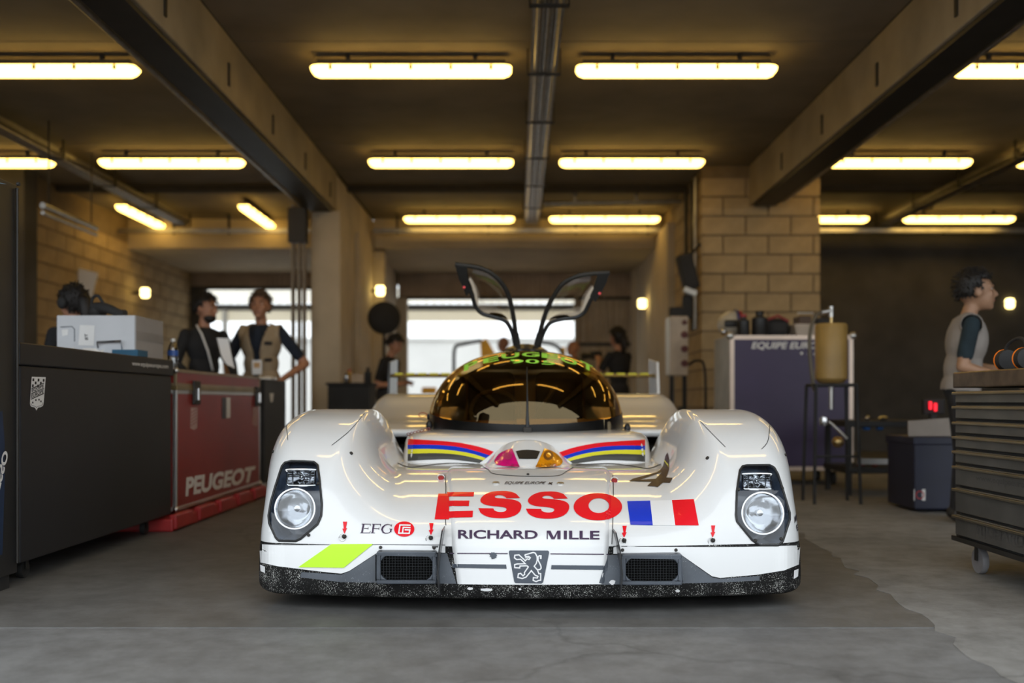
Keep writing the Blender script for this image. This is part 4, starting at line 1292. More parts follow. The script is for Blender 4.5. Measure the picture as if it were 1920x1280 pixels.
Print().poly([(474,764),(483,764),(482,796),(478,799),(473,796)]).lay('crest_sticker', BR, MATS['pink_sticker'], bodyr, .002, 0)
for x0 in (357, 474):
    g = Print()
    for k in range(5): g.stroke([(x0, 770+k*6+4), (x0+(12 if x0 == 357 else 8), 766+k*6)], 1.2)
    g.lay('crest_lines', BR, M_CASE_R, bodyr, .003, 0)

# --- long black cabinet with the team crest
cb = thing('black_cabinet', (-2.4, 5.0, 0), 'long black cabinet with a white team crest, beside the red flight case', 'cabinet')
bodyc = MB().box((-2.78, 4.12, .09), (-2.04, 5.92, .904)).build('body', M_CASE_B, cb, bevel=.008)
MB().box((-2.80, 4.10, .905), (-2.032, 5.935, .998)).build('worktop', M_CASE_B, cb, bevel=.006)
for y in (4.3, 5.7):
    castor(-2.12, y, .038, cb); castor(-2.70, y, .038, cb)
BC = bvh_of([bodyc, [o for o in bpy.data.objects if o.parent == cb and o.name.startswith('worktop')][0]])
Print().text('www.equipeeurope.com', [(247,687.5),(315,693),(315,683.5),(247,677)], .01).lay('web_address', BC, M_LTR, bodyc, .002, 0)
K = lambda pts: [(30+x/12.8, 690+y/12.8) for x, y in pts]
Print().poly(K([(370,205),(705,218),(655,830),(640,900),(590,935),(530,942),(500,975),(480,1020),(462,970),(430,940),(370,930),(335,895),(325,840)])).lay('crest', BC, M_LTR, bodyc, .0015, 0)
ch = Print()
for r in range(3):
    for c in range(5):
        if (r+c) % 2 == 0 and not (r == 2 and c > 2):
            x = 385+c*62-r*6; y = 245+r*72+c*3
            ch.poly(K([(x,y),(x+42,y+1),(x+38,y+68),(x-4,y+67)]))
ch.stroke(K([(362,490),(660,355)]), 1.6).stroke(K([(355,610),(660,480)]), 1.6).stroke(K([(348,745),(655,605)]), 1.8)
for x, y in ((390,825),(465,765),(540,755),(588,795)): ch.ellipse(*K([(x,y)])[0], 1.6, 2.2, 5)
ch.stroke(K([(345,840),(355,885),(400,905),(450,915),(480,945),(510,915),(570,905),(620,880),(632,820)]), .8)
ch.text('EQUIPE', K([(365,590),(655,465),(655,385),(365,500)]), .03).text('EUROPE', K([(355,720),(650,590),(652,505),(358,625)]), .03)
ch.lay('crest_print', BC, M_CASE_B, bodyc, .0022, 0)
# --- tall black rack at the left edge
rk = thing('tall_rack', (-2.3, 3.8, 0), 'tall black cabinet with a blue printed corner at the left picture edge', 'cabinet')
bodyk = MB().box((-2.60, 3.45, .06), (-2.035, 4.085, 1.635)).build('body', M_BLK, rk, bevel=.004)
MB().box((-2.60, 3.45, 0), (-2.06, 4.07, .058)).build('plinth', M_BLKM, rk)
MB().tube([(-2.028, 4.07, .1), (-2.028, 4.07, 1.62)], .006, 6).build('corner_strip', M_DSTEEL, rk, True)
BK = bvh_of([bodyk])
Print().poly([(-20,338),(39,341),(37,372),(33,362),(25,352),(12,345),(-20,343)]).lay('blue_print', BK, mat('print_blue', (.18,.32,.5), .5), bodyk, .002, 0)
Print().poly([(-20,780),(4,770),(8,830),(8,905),(4,1040),(-20,1040)]).lay('navy_print', BK, mat('print_navy', (.012,.03,.075), .5), bodyk, .0015, 0)
Print().text('ESSO', [(-6,893),(9,840),(17,848),(4,902)][:0] or [(-14,912),(6,842),(15,850),(-2,920)], .04).lay('sponsor_word', BK, M_LTR, bodyk, .003, 0)
MB().lathe([(.008,0),(.008,.01)], P(32,345,4.04)+Vector((.0,0,0)), (1,0,0), 10).build('screw', M_BLKM, rk)

# --- white carton on the cabinet
bx = thing('white_carton', (-2.35, 5.8, 1.0), 'white cardboard carton marked BT on the black cabinet', 'carton')
cbody = MB().box((-2.57, 5.60, 1.0), (-2.135, 6.03, 1.235)).build('box', mat('white_card', (.62,.63,.66), .7, var=.04), bx, bevel=.004)
MB().box((-2.1345, 5.60, 1.0), (-2.128, 6.03, 1.235)).build('end_panel', mat('grey_card', (.36,.34,.33), .8, var=.06), bx)
MB().box((-2.1275, 5.60, 1.10), (-2.126, 6.03, 1.15)).build('tape', mat('tape', (.27,.25,.24), .4), bx)
BX = bvh_of([cbody])
Print().poly([(150,609),(178,610),(176,648),(147,647)]).lay('paper_label', BX, M_PAPER, cbody, .002, 0)
Print().text('BT', [(165.5,637),(164.5,625),(159,625.5),(160,637)], .02).lay('label_letters', BX, M_DBLK, cbody, .003, 0)
Print().stroke([(113,613),(135,612),(140,617),(140,640)], 1.5).lay('cut_line', BX, M_DGRY, cbody, .002, 0)
Print().poly([(116,618),(128,617),(128,628),(117,630)]).lay('print_spot', BX, M_PAPER, cbody, .002, 0)
h0 = P(182, 641, 5.585); h1 = P(227, 639, 5.585)
MB().tube([h0+Vector((0,.015,-.03)), h0, h1, h1+Vector((0,.015,-.045))], .006, 8).build('handle', M_CHR, bx, True)
bw_ = thing('air_blower', (-2.42, 5.8, 1.236), 'black blower with a long curved nozzle lying on the white carton', 'blower')
zt_ = 1.236
MB().ell((-2.44, 5.84, zt_+.042), (.05, .055, .042), 18).build('motor_body', M_BLKM, bw_, True)
noz = spline([(-2.45, 5.83, zt_+.060), (-2.40, 5.80, zt_+.062), (-2.34, 5.77, zt_+.048), (-2.28, 5.74, zt_+.024), (-2.235, 5.72, zt_+.021)], 20)
MB().tube([Vector(p) for p in noz], [.034-.014*i/19 for i in range(20)], 14).build('nozzle', M_BLKM, bw_, True)
MB().tube([Vector(p) for p in spline([(-2.48, 5.84, zt_+.06), (-2.47, 5.84, zt_+.12), (-2.43, 5.82, zt_+.13), (-2.39, 5.80, zt_+.08)], 14)], .009, 8).build('handle', M_BLKM, bw_, True)
bk = thing('blue_booklet', P(217, 664, 5.2), 'blue card box lying in front of the white carton', 'box')
MB().box((-2.19, 5.42, 1.0), (-2.05, 5.57, 1.035)).build('box', mat('blue_card', (.02,.11,.2), .6), bk, bevel=.002)
for k, (x, y, c, nm, lb) in enumerate(((-2.25, 5.30, M_PAPER, 'crumpled_paper', 'crumpled white paper on the black cabinet'), (-2.36, 5.22, M_PAPER, 'paper_slip', 'white and red paper slip on the black cabinet'))):
    p = thing(nm, (x, y, 1.0), lb, 'paper')
    bm_ = MB(); bm_.grid([[(x-.05+.025*i, y-.04+.03*j, 1.003+random.uniform(0, .035)) for i in range(5)] for j in range(4)]); bm_.build('sheet', c, p)
    if k: MB().box((x-.04, y-.045, 1.012), (x+.02, y-.035, 1.03)).build('red_band', mat('orange_red', (.5,.09,.04), .6), p)
kn = thing('red_knob', (-2.47, 5.25, 1.0), 'small round red knob on the black cabinet', 'knob')
MB().lathe([(.012,0),(.012,.012),(.02,.014),(.024,.025),(.018,.036),(0,.04)], (-2.47, 5.25, .998), (0,0,1), 16).build('cap', M_RED, kn, True)
MB().lathe([(.03,0),(.03,.006)], (-2.47, 5.25, .998), (0,0,1), 16).build('flange', M_DSTEEL, kn, True)
tg_ = thing('leaning_sign', (-2.52, 4.7, 1.0), 'small dark board with a pale sticker leaning on the black cabinet', 'sign')
sgb = MB().box((-2.56, 4.60, 1.0), (-2.54, 5.0, 1.10)).build('board', M_BLKM, tg_)
Print().poly([(68,623),(80,624),(83,643),(74,646)]).lay('sticker', bvh_of([sgb]), M_LTR, sgb, .002, 0)

# --- water bottle
bt = thing('water_bottle', (-2.10, 6.12, .948), 'clear plastic water bottle with blue label on the red flight case', 'bottle')
c = (-2.10, 6.12, .948)
MB().lathe([(.026,0),(.031,.01),(.031,.06),(.029,.07),(.031,.08),(.031,.12),(.022,.15),(.013,.165),(.013,.178)], c, (0,0,1), 20).build('body', glassmat('pet', (.80,.82,.84), (1,1,1), .12), bt, True)
MB().lathe([(.0315,.085),(.0315,.118)], c, (0,0,1), 20, False).build('label', mat('bottle_blue', (.03,.10,.38), .4), bt, True)
MB().lathe([(.015,.172),(.015,.188),(.013,.19)], c, (0,0,1), 16).build('cap', M_WHITEP, bt, True)
# --- bits on the red case
pad = thing('keyboard', (-2.25, 6.8, .948), 'dark keyboard and cables lying on the red flight case', 'keyboard')
MB().box((-2.40, 6.5, .948), (-2.22, 7.0, .968)).build('case', M_BLKM, pad, bevel=.004)
for i in range(3):
    MB().box((-2.385+.05*i, 6.53, .968), (-2.345+.05*i, 6.97, .974)).build('key_row', M_DSTEEL, pad)
cp = thing('curved_visor', (-2.3, 7.6, .95), 'curved clear white panel with a dark edge standing between the two men', 'panel')
pts = [P(405,633,7.8), P(409,650,7.78), P(414,668,7.74), P(424,684,7.7), P(436,690,7.66)]
pts2 = [P(428,634,7.8), P(431,650,7.78), P(434,665,7.74), P(437,678,7.7), P(440,690,7.66)]
A = spline([tuple(p) for p in pts], 16); B = spline([tuple(p) for p in pts2], 16)
MB().grid([[Vector(a).lerp(Vector(b), q) for q in (0, .5, 1)] for a, b in zip(A, B)]).build('sheet', M_PAPER, cp, True)
MB().tube([Vector(a) for a in A], .007, 6).build('edge', M_BLKM, cp, True)
foot = P(437, 691, 7.66)
MB().box((foot.x-.12, 7.6, .948), (foot.x+.02, 7.75, .962)).build('foot', M_BLKM, cp)
bc2 = thing('black_case', (-2.4, 8.6, 0), 'black flight case beyond the red one, in front of the man in the vest', 'case')
bb = MB().box((-2.75, 8.06, .10), (-2.03, 8.78, .93)).build('body', M_CASE_B, bc2, bevel=.006)
edges((-2.75, 8.06, .10), (-2.03, 8.78, .93), M_DSTEEL, bc2)
for y in (8.2, 8.66):
    castor(-2.12, y, .042, bc2); castor(-2.66, y, .042, bc2)
Print().poly([(505,737),(513,737),(511,753),(507,754)]).lay('sticker', bvh_of([bb]), M_LTR, bb, .002, 0)
gl = thing('work_glove', (-1.98, 8.9, .93), 'pale work glove lying on the black flight case', 'glove')
bm_ = MB().ell((-2.12, 8.55, .95), (.05, .07, .02), 14)
for k in range(4): bm_.tube([(-2.15+.022*k, 8.50, .95), (-2.155+.024*k, 8.42, .945)], [.012, .009], 8)
bm_.tube([(-2.08, 8.55, .95), (-2.04, 8.50, .945)], [.013, .01], 8)
bm_.build('fabric', M_PAPER, gl, True)

# --- white board on the left block wall
wbd = thing('wall_board', (-5.79, 13.4, 1.9), 'tilted white board on the left block wall behind the seated man', 'board')
q = [P(136,566,13.3), P(168,572,13.3), P(183,512,13.3), P(148,502,13.3)]
MB().prism(q, (0, .02, 0)).build('board', M_PAPER, wbd)
MB().tube([(q[0]+q[2])/2+Vector((0,.02,0)), (-5.82, 13.45, ((q[0]+q[2])/2).z)], .015, 6).build('bracket', M_DSTEEL, wbd)

# --- purple flight case and what stands on it
pc = thing('flight_case', (2.45, 9.35, 0), 'large purple flight case with pale edges and slanted white lettering', 'case')
PZ0, PZC = .135, 1.345
PZ1 = PZC
bodyp = MB().box((1.91, 9.0, PZ0), (3.01, 9.72, PZ1)).build('body', M_CASE_P, pc)
MB().box((1.906, 9.02, PZ0), (1.9095, 9.70, PZ1)).build('end_panel', mat('pale_laminate', (.42,.42,.40), .45), pc)
edges((1.91, 9.0, PZ0), (3.01, 9.72, PZ1), M_PINKALU, pc, .036)
for x in (1.91, 3.01):
    for z in (PZ0, PZ1):
        MB().ell((x, 9.0, z), (.035, .022, .035), 14).build('ball_corner', M_ALU, pc, True)
for x in (2.05, 2.87):
    for y in (9.12, 9.6): castor(x, y, .06, pc)
Print().text('EQUIPE EUROPE', rect(1408, 641, 1552, 656, 4), .03).lay('lettering', bvh_of([bodyp]), M_LTR, bodyp, .002, 0)
Print().ellipse(1503,662,3,3,6).ellipse(1517,663,3,3,6).ellipse(1528,663.5,3,3,6).lay('stars', bvh_of([bodyp]), M_LTR, bodyp, .002, 0)
PZ1 = PZC+.0045
hl = thing('helmet', (1.99, 9.3, PZ1), 'white racing helmet with red and blue bands on the purple case', 'helmet')
c = P(1371, 606, 9.38); c.z = PZ1+.128
MB().ell(c, (.125, .14, .125), 24).build('shell', mat('helmet_white', (.6,.55,.45), .3, coat=.5), hl, True)
MB().tube([c+Vector((.04+.012*0, .142*math.cos(a), .13*math.sin(a))) for a in np.linspace(.1, 3.0, 20)], .013, 8).build('blue_band', mat('band_blue', (.03,.05,.22), .3), hl, True)
MB().tube([c+Vector((.075, .122*math.cos(a), .115*math.sin(a))) for a in np.linspace(.1, 3.0, 20)], .013, 8).build('red_band', M_RED, hl, True)
MB().box((c.x-.09, c.y-.15, c.z-.04), (c.x+.07, c.y-.09, c.z+.03)).build('visor', M_BLK, hl, bevel=.02)
MB().ell((c.x-.09, c.y-.10, PZ1+.05), (.03, .03, .03), 12).build('snap', M_CHR, hl, True)
for k, (px, w, h, lb) in enumerate(((1386, .055, .17, 'slim black flask beside the helmet'), (1416, .07, .20, 'wide black flask right of the slim one'))):
    fk = thing('black_flask', (0, 0, 0), lb+' on the purple case', 'flask', 'black flasks on the purple case')
    x = (px-VX)*9.2/F; fk.location = (x+.02, 9.12, PZ1)
    MB().lathe([(w*.9,0),(w,.01),(w,h*.8),(w*.5,h*.92),(w*.5,h),(0,h)], (x+.02, 9.12, PZ1), (0,0,1), 18).build('body', M_BLK, fk, True)
    MB().lathe([(w*.55,h),(w*.55,h+.025)], (x+.02, 9.12, PZ1), (0,0,1), 18).build('cap', M_RED if k == 0 else M_DSTEEL, fk, True)
bg = thing('black_bag', (2.33, 9.35, PZ1), 'black soft bag with a reddish strap on the purple case', 'bag')
MB().box((2.285, 9.22, PZ1), (2.51, 9.5, PZ1+.17)).build('body', M_BLKM, bg, bevel=.05)
MB().tube([(2.30, 9.22, PZ1+.155), (2.39, 9.2, PZ1+.19), (2.49, 9.22, PZ1+.14)], .014, 8).build('strap', mat('strap_red', (.3,.05,.05), .6), bg, True)
tr_ = thing('plastic_tray', (2.72, 9.3, PZ1), 'cream plastic tray with dark parts on the purple case', 'tray')
MB().prism([(2.52,9.12,PZ1+.11),(2.55,9.15,PZ1),(2.90,9.15,PZ1),(2.93,9.12,PZ1+.11)], (0,.4,0)).build('tray', mat('cream_plastic', (.62,.52,.42), .5), tr_, bevel=.006)
MB().box((2.58, 9.2, PZ1+.111), (2.70, 9.4, PZ1+.19)).build('part_box', mat('dark_brown_box', (.10,.06,.04), .6), tr_, bevel=.01)
MB().box((2.74, 9.2, PZ1+.111), (2.90, 9.4, PZ1+.17)).build('part_box', M_BLKM, tr_, bevel=.01)
MB().tube([(2.57,9.2,PZ1+.2),(2.57,9.2,PZ1+.215),(2.71,9.2,PZ1+.215),(2.71,9.2,PZ1+.2)], .008).build('wire_handle', M_ALU, tr_, True)

# --- yellowed tank on a stand
tk = thing('fluid_tank', (2.34, 7.5, 0), 'yellowed plastic fluid tank with hose on a black stand', 'tank')
TX = 2.345; TD = 7.5
z1 = P(0,607,TD).z; z0 = P(0,712,TD).z
MB().lathe([(.03,z0-.035),(.09,z0-.02),(.118,z0+.01),(.118,z1-.015),(.108,z1),(.03,z1+.004)], (TX,TD,0), (0,0,1), 32).build('tank', mat('yellowed_plastic', (.42,.26,.075), .45, var=.15, scale=4), tk, True)
for z in (z0+.05, z1-.04): MB().lathe([(.1185,z-.004),(.1195,z),(.1185,z+.004)], (TX,TD,0), (0,0,1), 32, False).build('moulded_ring', MATS['yellowed_plastic'], tk, True)
MB().tube([(TX,TD,z1),(TX,TD,z1+.05)], .014).build('neck', mat('brass', (.6,.42,.18), .3, .9), tk, True)
MB().tube([(TX,TD,z1+.05),(TX,TD,z1+.13)], .018).tube([(TX+.005,TD,z1+.10),(TX-.07,TD,z1+.085)], .02).build('valve', M_ALU, tk, True)
hose = spline([(TX-.06,TD,z1+.09),(TX-.12,TD-.02,z1+.06),(TX-.165,TD-.04,z1-.05),(TX-.175,TD-.05,z1-.2),(TX-.15,TD-.05,z0-.02),(TX-.13,TD-.03,z0-.08)], 30)
MB().tube([Vector(p) for p in hose], .015, 10).build('hose', mat('grey_hose', (.13,.105,.07), .5), tk, True)
zr = z0-.04
MB().tube([(TX-.15,TD-.12,zr),(TX+.15,TD-.12,zr),(TX+.15,TD+.12,zr),(TX-.15,TD+.12,zr)], .012, 8, closed=True).build('stand_ring', M_BLKM, tk, True)
for sx in (-1, 1):
    for sy in (-1, 1):
        MB().tube([(TX+sx*.15,TD+sy*.12,zr),(TX+sx*.17,TD+sy*.15,.0)], .013, 8).build('stand_leg', M_BLKM, tk, True)
MB().tube([(TX-.16,TD-.13,.35),(TX+.16,TD-.13,.35)], .01).build('stand_brace', M_BLKM, tk, True)
MB().tube([(TX,TD,z0-.03),(TX,TD,z0-.22)], [.018,.014]).build('outlet', M_ALU, tk, True)
MB().tube([P(1541,782,7.45),P(1560,795,7.45),P(1588,822,7.45)], .011).build('lever', M_ALU, tk, True)
MB().ell(P(1571,828,7.42), (.045,.045,.042), 14).build('coupling', mat('brass', (.6,.42,.18), .3, .9), tk, True)
MB().lathe([(.03,-.03),(.034,0),(.03,.03)], P(1545,790,7.42), (0,0,1), 14).build('fitting', M_CHR, tk, True)

# --- socket box on a stand
sb = thing('socket_box', (1.62, 10.4, 0), 'off-white power distribution box with round dark sockets on a stand', 'box')
DX = 10.4
a0 = P(1256,704,DX); a1 = P(1291,592,DX)
MB().box((a0.x, DX, a0.z), (a1.x, DX+.30, a1.z)).build('cabinet', mat('cream_metal', (.50,.40,.30), .5), sb, bevel=.012)
MB().box((a0.x-.004, DX+.01, a0.z+.01), (a0.x-.0, DX+.29, a1.z-.01)).build('side_cover', M_WHITEP, sb)  # left side coloured white for the daylight from the rear opening
for py, r in ((604,.025),(627,.036),(654,.036),(681,.036)):
    MB().lathe([(r,0),(r,.02),(r*.7,.022),(r*.65,.008),(0,.006)], P(1283,py,DX), (0,-1,0), 18).build('socket', mat('socket_red', (.12,.02,.015), .5), sb, True)
for x in (a0.x+.03, a1.x-.03):
    MB().box((x-.02, DX+.05, 0), (x+.02, DX+.1, a0.z)).build('stand_leg', M_BLKM, sb)
MB().box((a0.x-.05, DX-.05, 0), (a1.x+.05, DX+.3, .03)).build('stand_foot', M_BLKM, sb)
MB().box((a0.x+.02, DX+.1, a1.z), (a1.x-.02, DX+.2, a1.z+.10)).build('cable_gland', M_BLKM, sb, bevel=.01)
MB().tube([Vector(p) for p in spline([(a1.x, DX+.1, a0.z+.1),(a1.x+.10, DX+.05, a0.z+.16),(a1.x+.17, DX, a0.z+.05),(a1.x+.16, DX-.05, .4),(a1.x+.1, DX-.1, .02)], 24)], .014, 8).build('cable', M_RUB, sb, True)
ex = thing('fire_extinguisher', (1.78, 10.9, 0), 'red fire extinguisher standing beside the socket box stand', 'extinguisher')
MB().lathe([(.07,0),(.075,.02),(.075,.5),(.05,.58),(.02,.62),(.02,.66)], (1.80,10.95,0), (0,0,1), 20).build('cylinder', M_RED, ex, True)
MB().box((1.76,10.92,.66), (1.84,10.98,.70)).build('valve', M_BLK, ex)
MB().tube([(1.76,10.92,.68),(1.70,10.88,.5),(1.71,10.86,.25)], .012).build('hose', M_RUB, ex, True)
# --- hanging black monitor box with a white base
mo = thing('flood_lamp', P(1290,515,11.3), 'black floodlight housing hanging tilted before the block pier', 'lamp')
Rm = Matrix.Rotation(math.radians(-14), 3, 'Y')
c = P(1289,510,11.3)
MB().cbox(c, (.17,.2,.40), Rm).build('housing', M_BLKM, mo, bevel=.02)
MB().cbox(P(1293,547,11.26), (.15,.14,.06), Matrix.Rotation(math.radians(22),3,'Y')).build('glass_panel', mat('flood_glass', (.8,.82,.8), .2), mo, bevel=.006)
MB().tube([c+Vector((0,.05,.15)), (2.10,11.55,c.z+.35), (2.10,11.7,c.z+.4)], .018).build('arm', M_DSTEEL, mo, True)
MB().box((c.x-.05, c.y, c.z-.52), (c.x+.05, c.y+.08, c.z-.26)).build('ballast', M_BLKM, mo, bevel=.01)
MB().tube([(c.x,c.y+.04,c.z-.3),(c.x,c.y+.04,c.z-.15)], .012).build('lead', M_RUB, mo, True)

# --- steel tool chest
M_DRW = mat('drawer_grey', (0.17, 0.162, 0.15), 0.4, .5, var=.15)
M_LIPS = mat('drawer_lip', (0.30, 0.26, 0.19), 0.32, .8, var=.1)
tc_ = thing('tool_chest', (2.3, 3.85, 0), 'grey steel roller tool chest with many shallow drawers at the right', 'tool chest')
MB().box((1.965, 3.05, .13), (2.60, 4.50, .80)).build('carcass', M_BLKM, tc_, bevel=.006)
top_ = MB().box((1.955, 3.04, .815), (2.61, 4.51, .885)).build('top_tray', mat('worn_steel', (.20,.145,.105), .35, .7, var=.25, scale=14), tc_, bevel=.006)
zs = [.806,.744,.675,.611,.547,.480,.381,.262,.160]
drs = []
for a, b in zip(zs[:-1], zs[1:]):
    dr = MB().box((1.948, 3.08, b+.006), (1.968, 4.465, a-.006)).build('drawer', M_DRW, tc_, bevel=.003)
    MB().box((1.930, 3.08, a-.022), (1.950, 4.465, a-.010)).build('drawer_pull', M_LIPS, dr, bevel=.003)
    drs.append(dr)
BD = bvh_of(drs)
Print().text('www.equipeeurope.com', [(1830,902),(1960,926),(1960,907),(1830,890)], .02).lay('web_address', BD, mat('faded_print', (.085,.08,.075), .6), drs[6], .002, 0)
Print().text('RICHARD', [(1832,1001),(1920,1027),(1920,1003),(1832,982)], .03).lay('sponsor_name', BD, MATS['faded_print'], drs[7], .002, 0)
for y in (3.2, 4.40):
    for x in (2.03, 2.52): castor(x, y, .058, tc_, mat('grey_tyre', (.25,.24,.25), .5))
MB().box((1.95, 3.04, .135), (1.962, 4.51, .155)).build('kick_strip', M_DSTEEL, tc_)
hs = thing('ear_defenders', (2.08, 4.2, .885), 'black ear defenders with orange rings on the tool chest', 'ear defenders')
for k, y in enumerate((4.28, 4.12)):
    cup = MB().lathe([(.02,-.035),(.042,-.03),(.045,0),(.036,.025)], (2.08,y,.885+.046), (0,1,0), 20).build('ear_cup', M_BLKM, hs, True)
    MB().lathe([(.044,.002),(.047,.008),(.044,.014)], (2.08,y,.931), (0,1,0), 20, False).build('orange_ring', mat('orange', (.85,.2,.01), .4), cup, True)
MB().tube([Vector(p) for p in spline([(2.08,4.30,.95),(2.09,4.27,1.0),(2.10,4.2,1.02),(2.09,4.13,1.0),(2.08,4.10,.95)], 16)], .007, 8).build('headband', M_BLKM, hs, True)
gs = thing('safety_glasses', (2.15, 4.0, .885), 'clear safety glasses lying on the tool chest', 'glasses')
for y in (3.96, 4.04):
    MB().tube([(2.14+.012*math.cos(a), y+.032*math.cos(a)*.2+.03*math.cos(a), .925+.02*math.sin(a)) for a in np.linspace(0, 6.28, 16, endpoint=False)], .003, 6, closed=True).build('lens_frame', M_CHR, gs, True)
MB().tube([(2.13,3.93,.905),(2.2,3.93,.888)], .003).tube([(2.13,4.07,.905),(2.2,4.07,.888)], .003).build('temples', M_CHR, gs, True)
bcl = thing('blue_cloth', (2.2, 3.75, .885), 'blue cloth on the tool chest at the right picture edge', 'cloth')
MB().grid([[(2.05+.05*i, 3.6+.05*j, .888+abs(math.sin(i*1.3+j))*.05*(0 if i in (0,5) or j in (0,5) else 1)) for i in range(6)] for j in range(6)]).build('cloth', mat('blue_rag', (.02,.09,.25), .8), bcl, True)

# --- dark equipment in the right bay
bl = thing('blue_crate', (2.85, 6.9, 0), 'dark blue crate with a white sticker behind the tool chest', 'crate')
bcr = MB().box((2.69, 6.8, .02), (3.25, 7.3, .50)).build('body', mat('navy_plastic', (.012,.014,.036), .5), bl, bevel=.012)
MB().box((2.68, 6.79, .46), (3.26, 7.31, .515)).build('rim', MATS['navy_plastic'], bl, bevel=.008)
BB = bvh_of([bcr])
Print().poly([(1714,917),(1735,917),(1735,938),(1714,938)]).lay('sticker', BB, M_LTR, bcr, .002, 0)
Print().ring(1724.5,927.5,8,8,6,6,24).lay('sticker_ring', BB, M_RED, bcr, .003, 0)
wsh = thing('white_sheet', (3.0, 6.95, .515), 'pale sheet standing in the dark blue crate', 'sheet')
MB().prism([(2.70,6.93,.516),(3.24,6.93,.516),(3.24,6.93,.66),(2.70,6.93,.62)], (0,.012,0)).build('sheet', mat('dull_sheet', (.34,.29,.25), .7), wsh)
cr = thing('pit_trolley', (2.6, 8.4, 0), 'black pit trolley with small coloured parts in the dark right bay', 'trolley')
MB().box((2.62, 8.0, .55), (3.45, 8.6, .60)).build('top', M_BLKM, cr, bevel=.01)
MB().box((2.62, 8.0, .18), (3.45, 8.6, .23)).build('shelf', M_BLKM, cr, bevel=.01)
for x in (2.65, 3.42):
    for y in (8.03, 8.57): MB().box((x-.02, y-.02, .0), (x+.02, y+.02, .55)).build('leg', M_BLKM, cr)
for k, (px, py, c, sx) in enumerate(((1634,843,M_CHR,.05),(1664,841,M_CHR,.09),(1632,866,mat('part_blue',(.02,.10,.3),.4),.07),(1657,866,MATS['part_blue'],.06),(1622,892,M_RED,.07),(1648,892,M_RED,.06))):
    p = P(px, py, 7.96); z = .60 if k < 2 else (.52 if k < 4 else .23)
    MB().ell((p.x, 8.05, z+.02), (sx*.5, .03, .02), 12).build('spare_part', c, cr, True)
MB().box((2.70, 7.97, .255), (3.1, 7.99, .30)).build('steel_bar', M_ALU, cr)
rd = thing('tail_light_unit', (3.2, 7.7, 0), 'black stand with two small glowing red lights behind the blue crate', 'light')
for px, py in ((1744.5,760),(1754,763)):
    MB().cbox(P(px,py,7.6), (.022,.02,.062)).build('red_light', mat('red_glow', (.5,.02,.02), .4, emit=(1.6,.02,.05)), rd, bevel=.006)
p = P(1749,762,7.65)
MB().box((p.x-.08, 7.62, p.z-.06), (p.x+.08, 7.68, p.z+.06)).build('panel', M_BLKM, rd, bevel=.01)
MB().box((p.x-.02, 7.63, 0), (p.x+.02, 7.67, p.z-.06)).build('post', M_BLKM, rd)
MB().box((p.x-.15, 7.5, 0), (p.x+.15, 7.8, .03)).build('foot', M_BLKM, rd)

# --- round fan, cart, things at the back
fn = thing('pedestal_fan', (-1.78, 13.4, 0), 'round black pedestal fan before the divider wall', 'fan')
c = P(720, 596, 13.4)
MB().lathe([(.02,-.09),(.18,-.085),(.215,-.05),(.22,.0),(.215,.05),(.17,.085),(.02,.09)], c, (.35,-1,0), 32).build('drum', M_BLKM, fn, True)
MB().tube([c, (c.x,13.42,.06)], .02).build('pole', M_BLKM, fn, True)
MB().lathe([(.22,0),(.22,.03),(.05,.06)], (c.x,13.42,0), (0,0,1), 24).build('foot', M_BLKM, fn, True)
ct = thing('black_cart', (-1.85, 11.3, 0), 'black service cart loaded with small items beside the column', 'cart')
MB().box((-2.08, 11.0, .12), (-1.62, 11.5, .93)).build('body', M_BLKM, ct, bevel=.01)
MB().box((-2.1, 10.98, .93), (-1.6, 11.52, .96)).build('top', M_BLKM, ct, bevel=.006)
for x in (-2.0, -1.7):
    for y in (11.08, 11.42): castor(x, y, .05, ct)
for nm, lb, ct_, px, py0, w, h, m in (('spray_can','small orange-capped can on the black cart','can',655,716,.035,.13,mat('can_amber',(.55,.3,.05),.4)),('cardboard_box','beige cardboard box on the black cart','box',672,716,.07,.10,mat('beige_card',(.5,.38,.27),.8)),('metal_canister','shiny metal canister on the black cart','canister',653,716,.03,.08,M_CHR),('dark_flask','dark flask on the black cart beside the beige box','flask',690,716,.04,.15,M_BLK)):
    x = (px-VX)*11.2/F; yy = 11.2 if nm != 'metal_canister' else 11.08
    o = thing(nm, (x, yy, .96), lb, ct_)
    if nm == 'cardboard_box':
        MB().box((x-w, yy-.08, .96), (x+w, yy+.08, .96+h)).build('box', m, o, bevel=.003); MB().box((x-.01, yy-.082, .96+h), (x+.01, yy+.08, .961+h)).build('tape', mat('tape', (.27,.25,.24), .4), o)
    else:
        MB().lathe([(w*.9,0),(w,.006),(w,h*.8),(w*.5,h*.92),(w*.5,h)], (x,yy,.96), (0,0,1), 16).build('body', m, o, True); MB().lathe([(w*.55,h),(w*.55,h+.02),(0,h+.025)], (x,yy,.96), (0,0,1), 16).build('cap', M_RED if nm == 'spray_can' else M_DSTEEL, o, True)

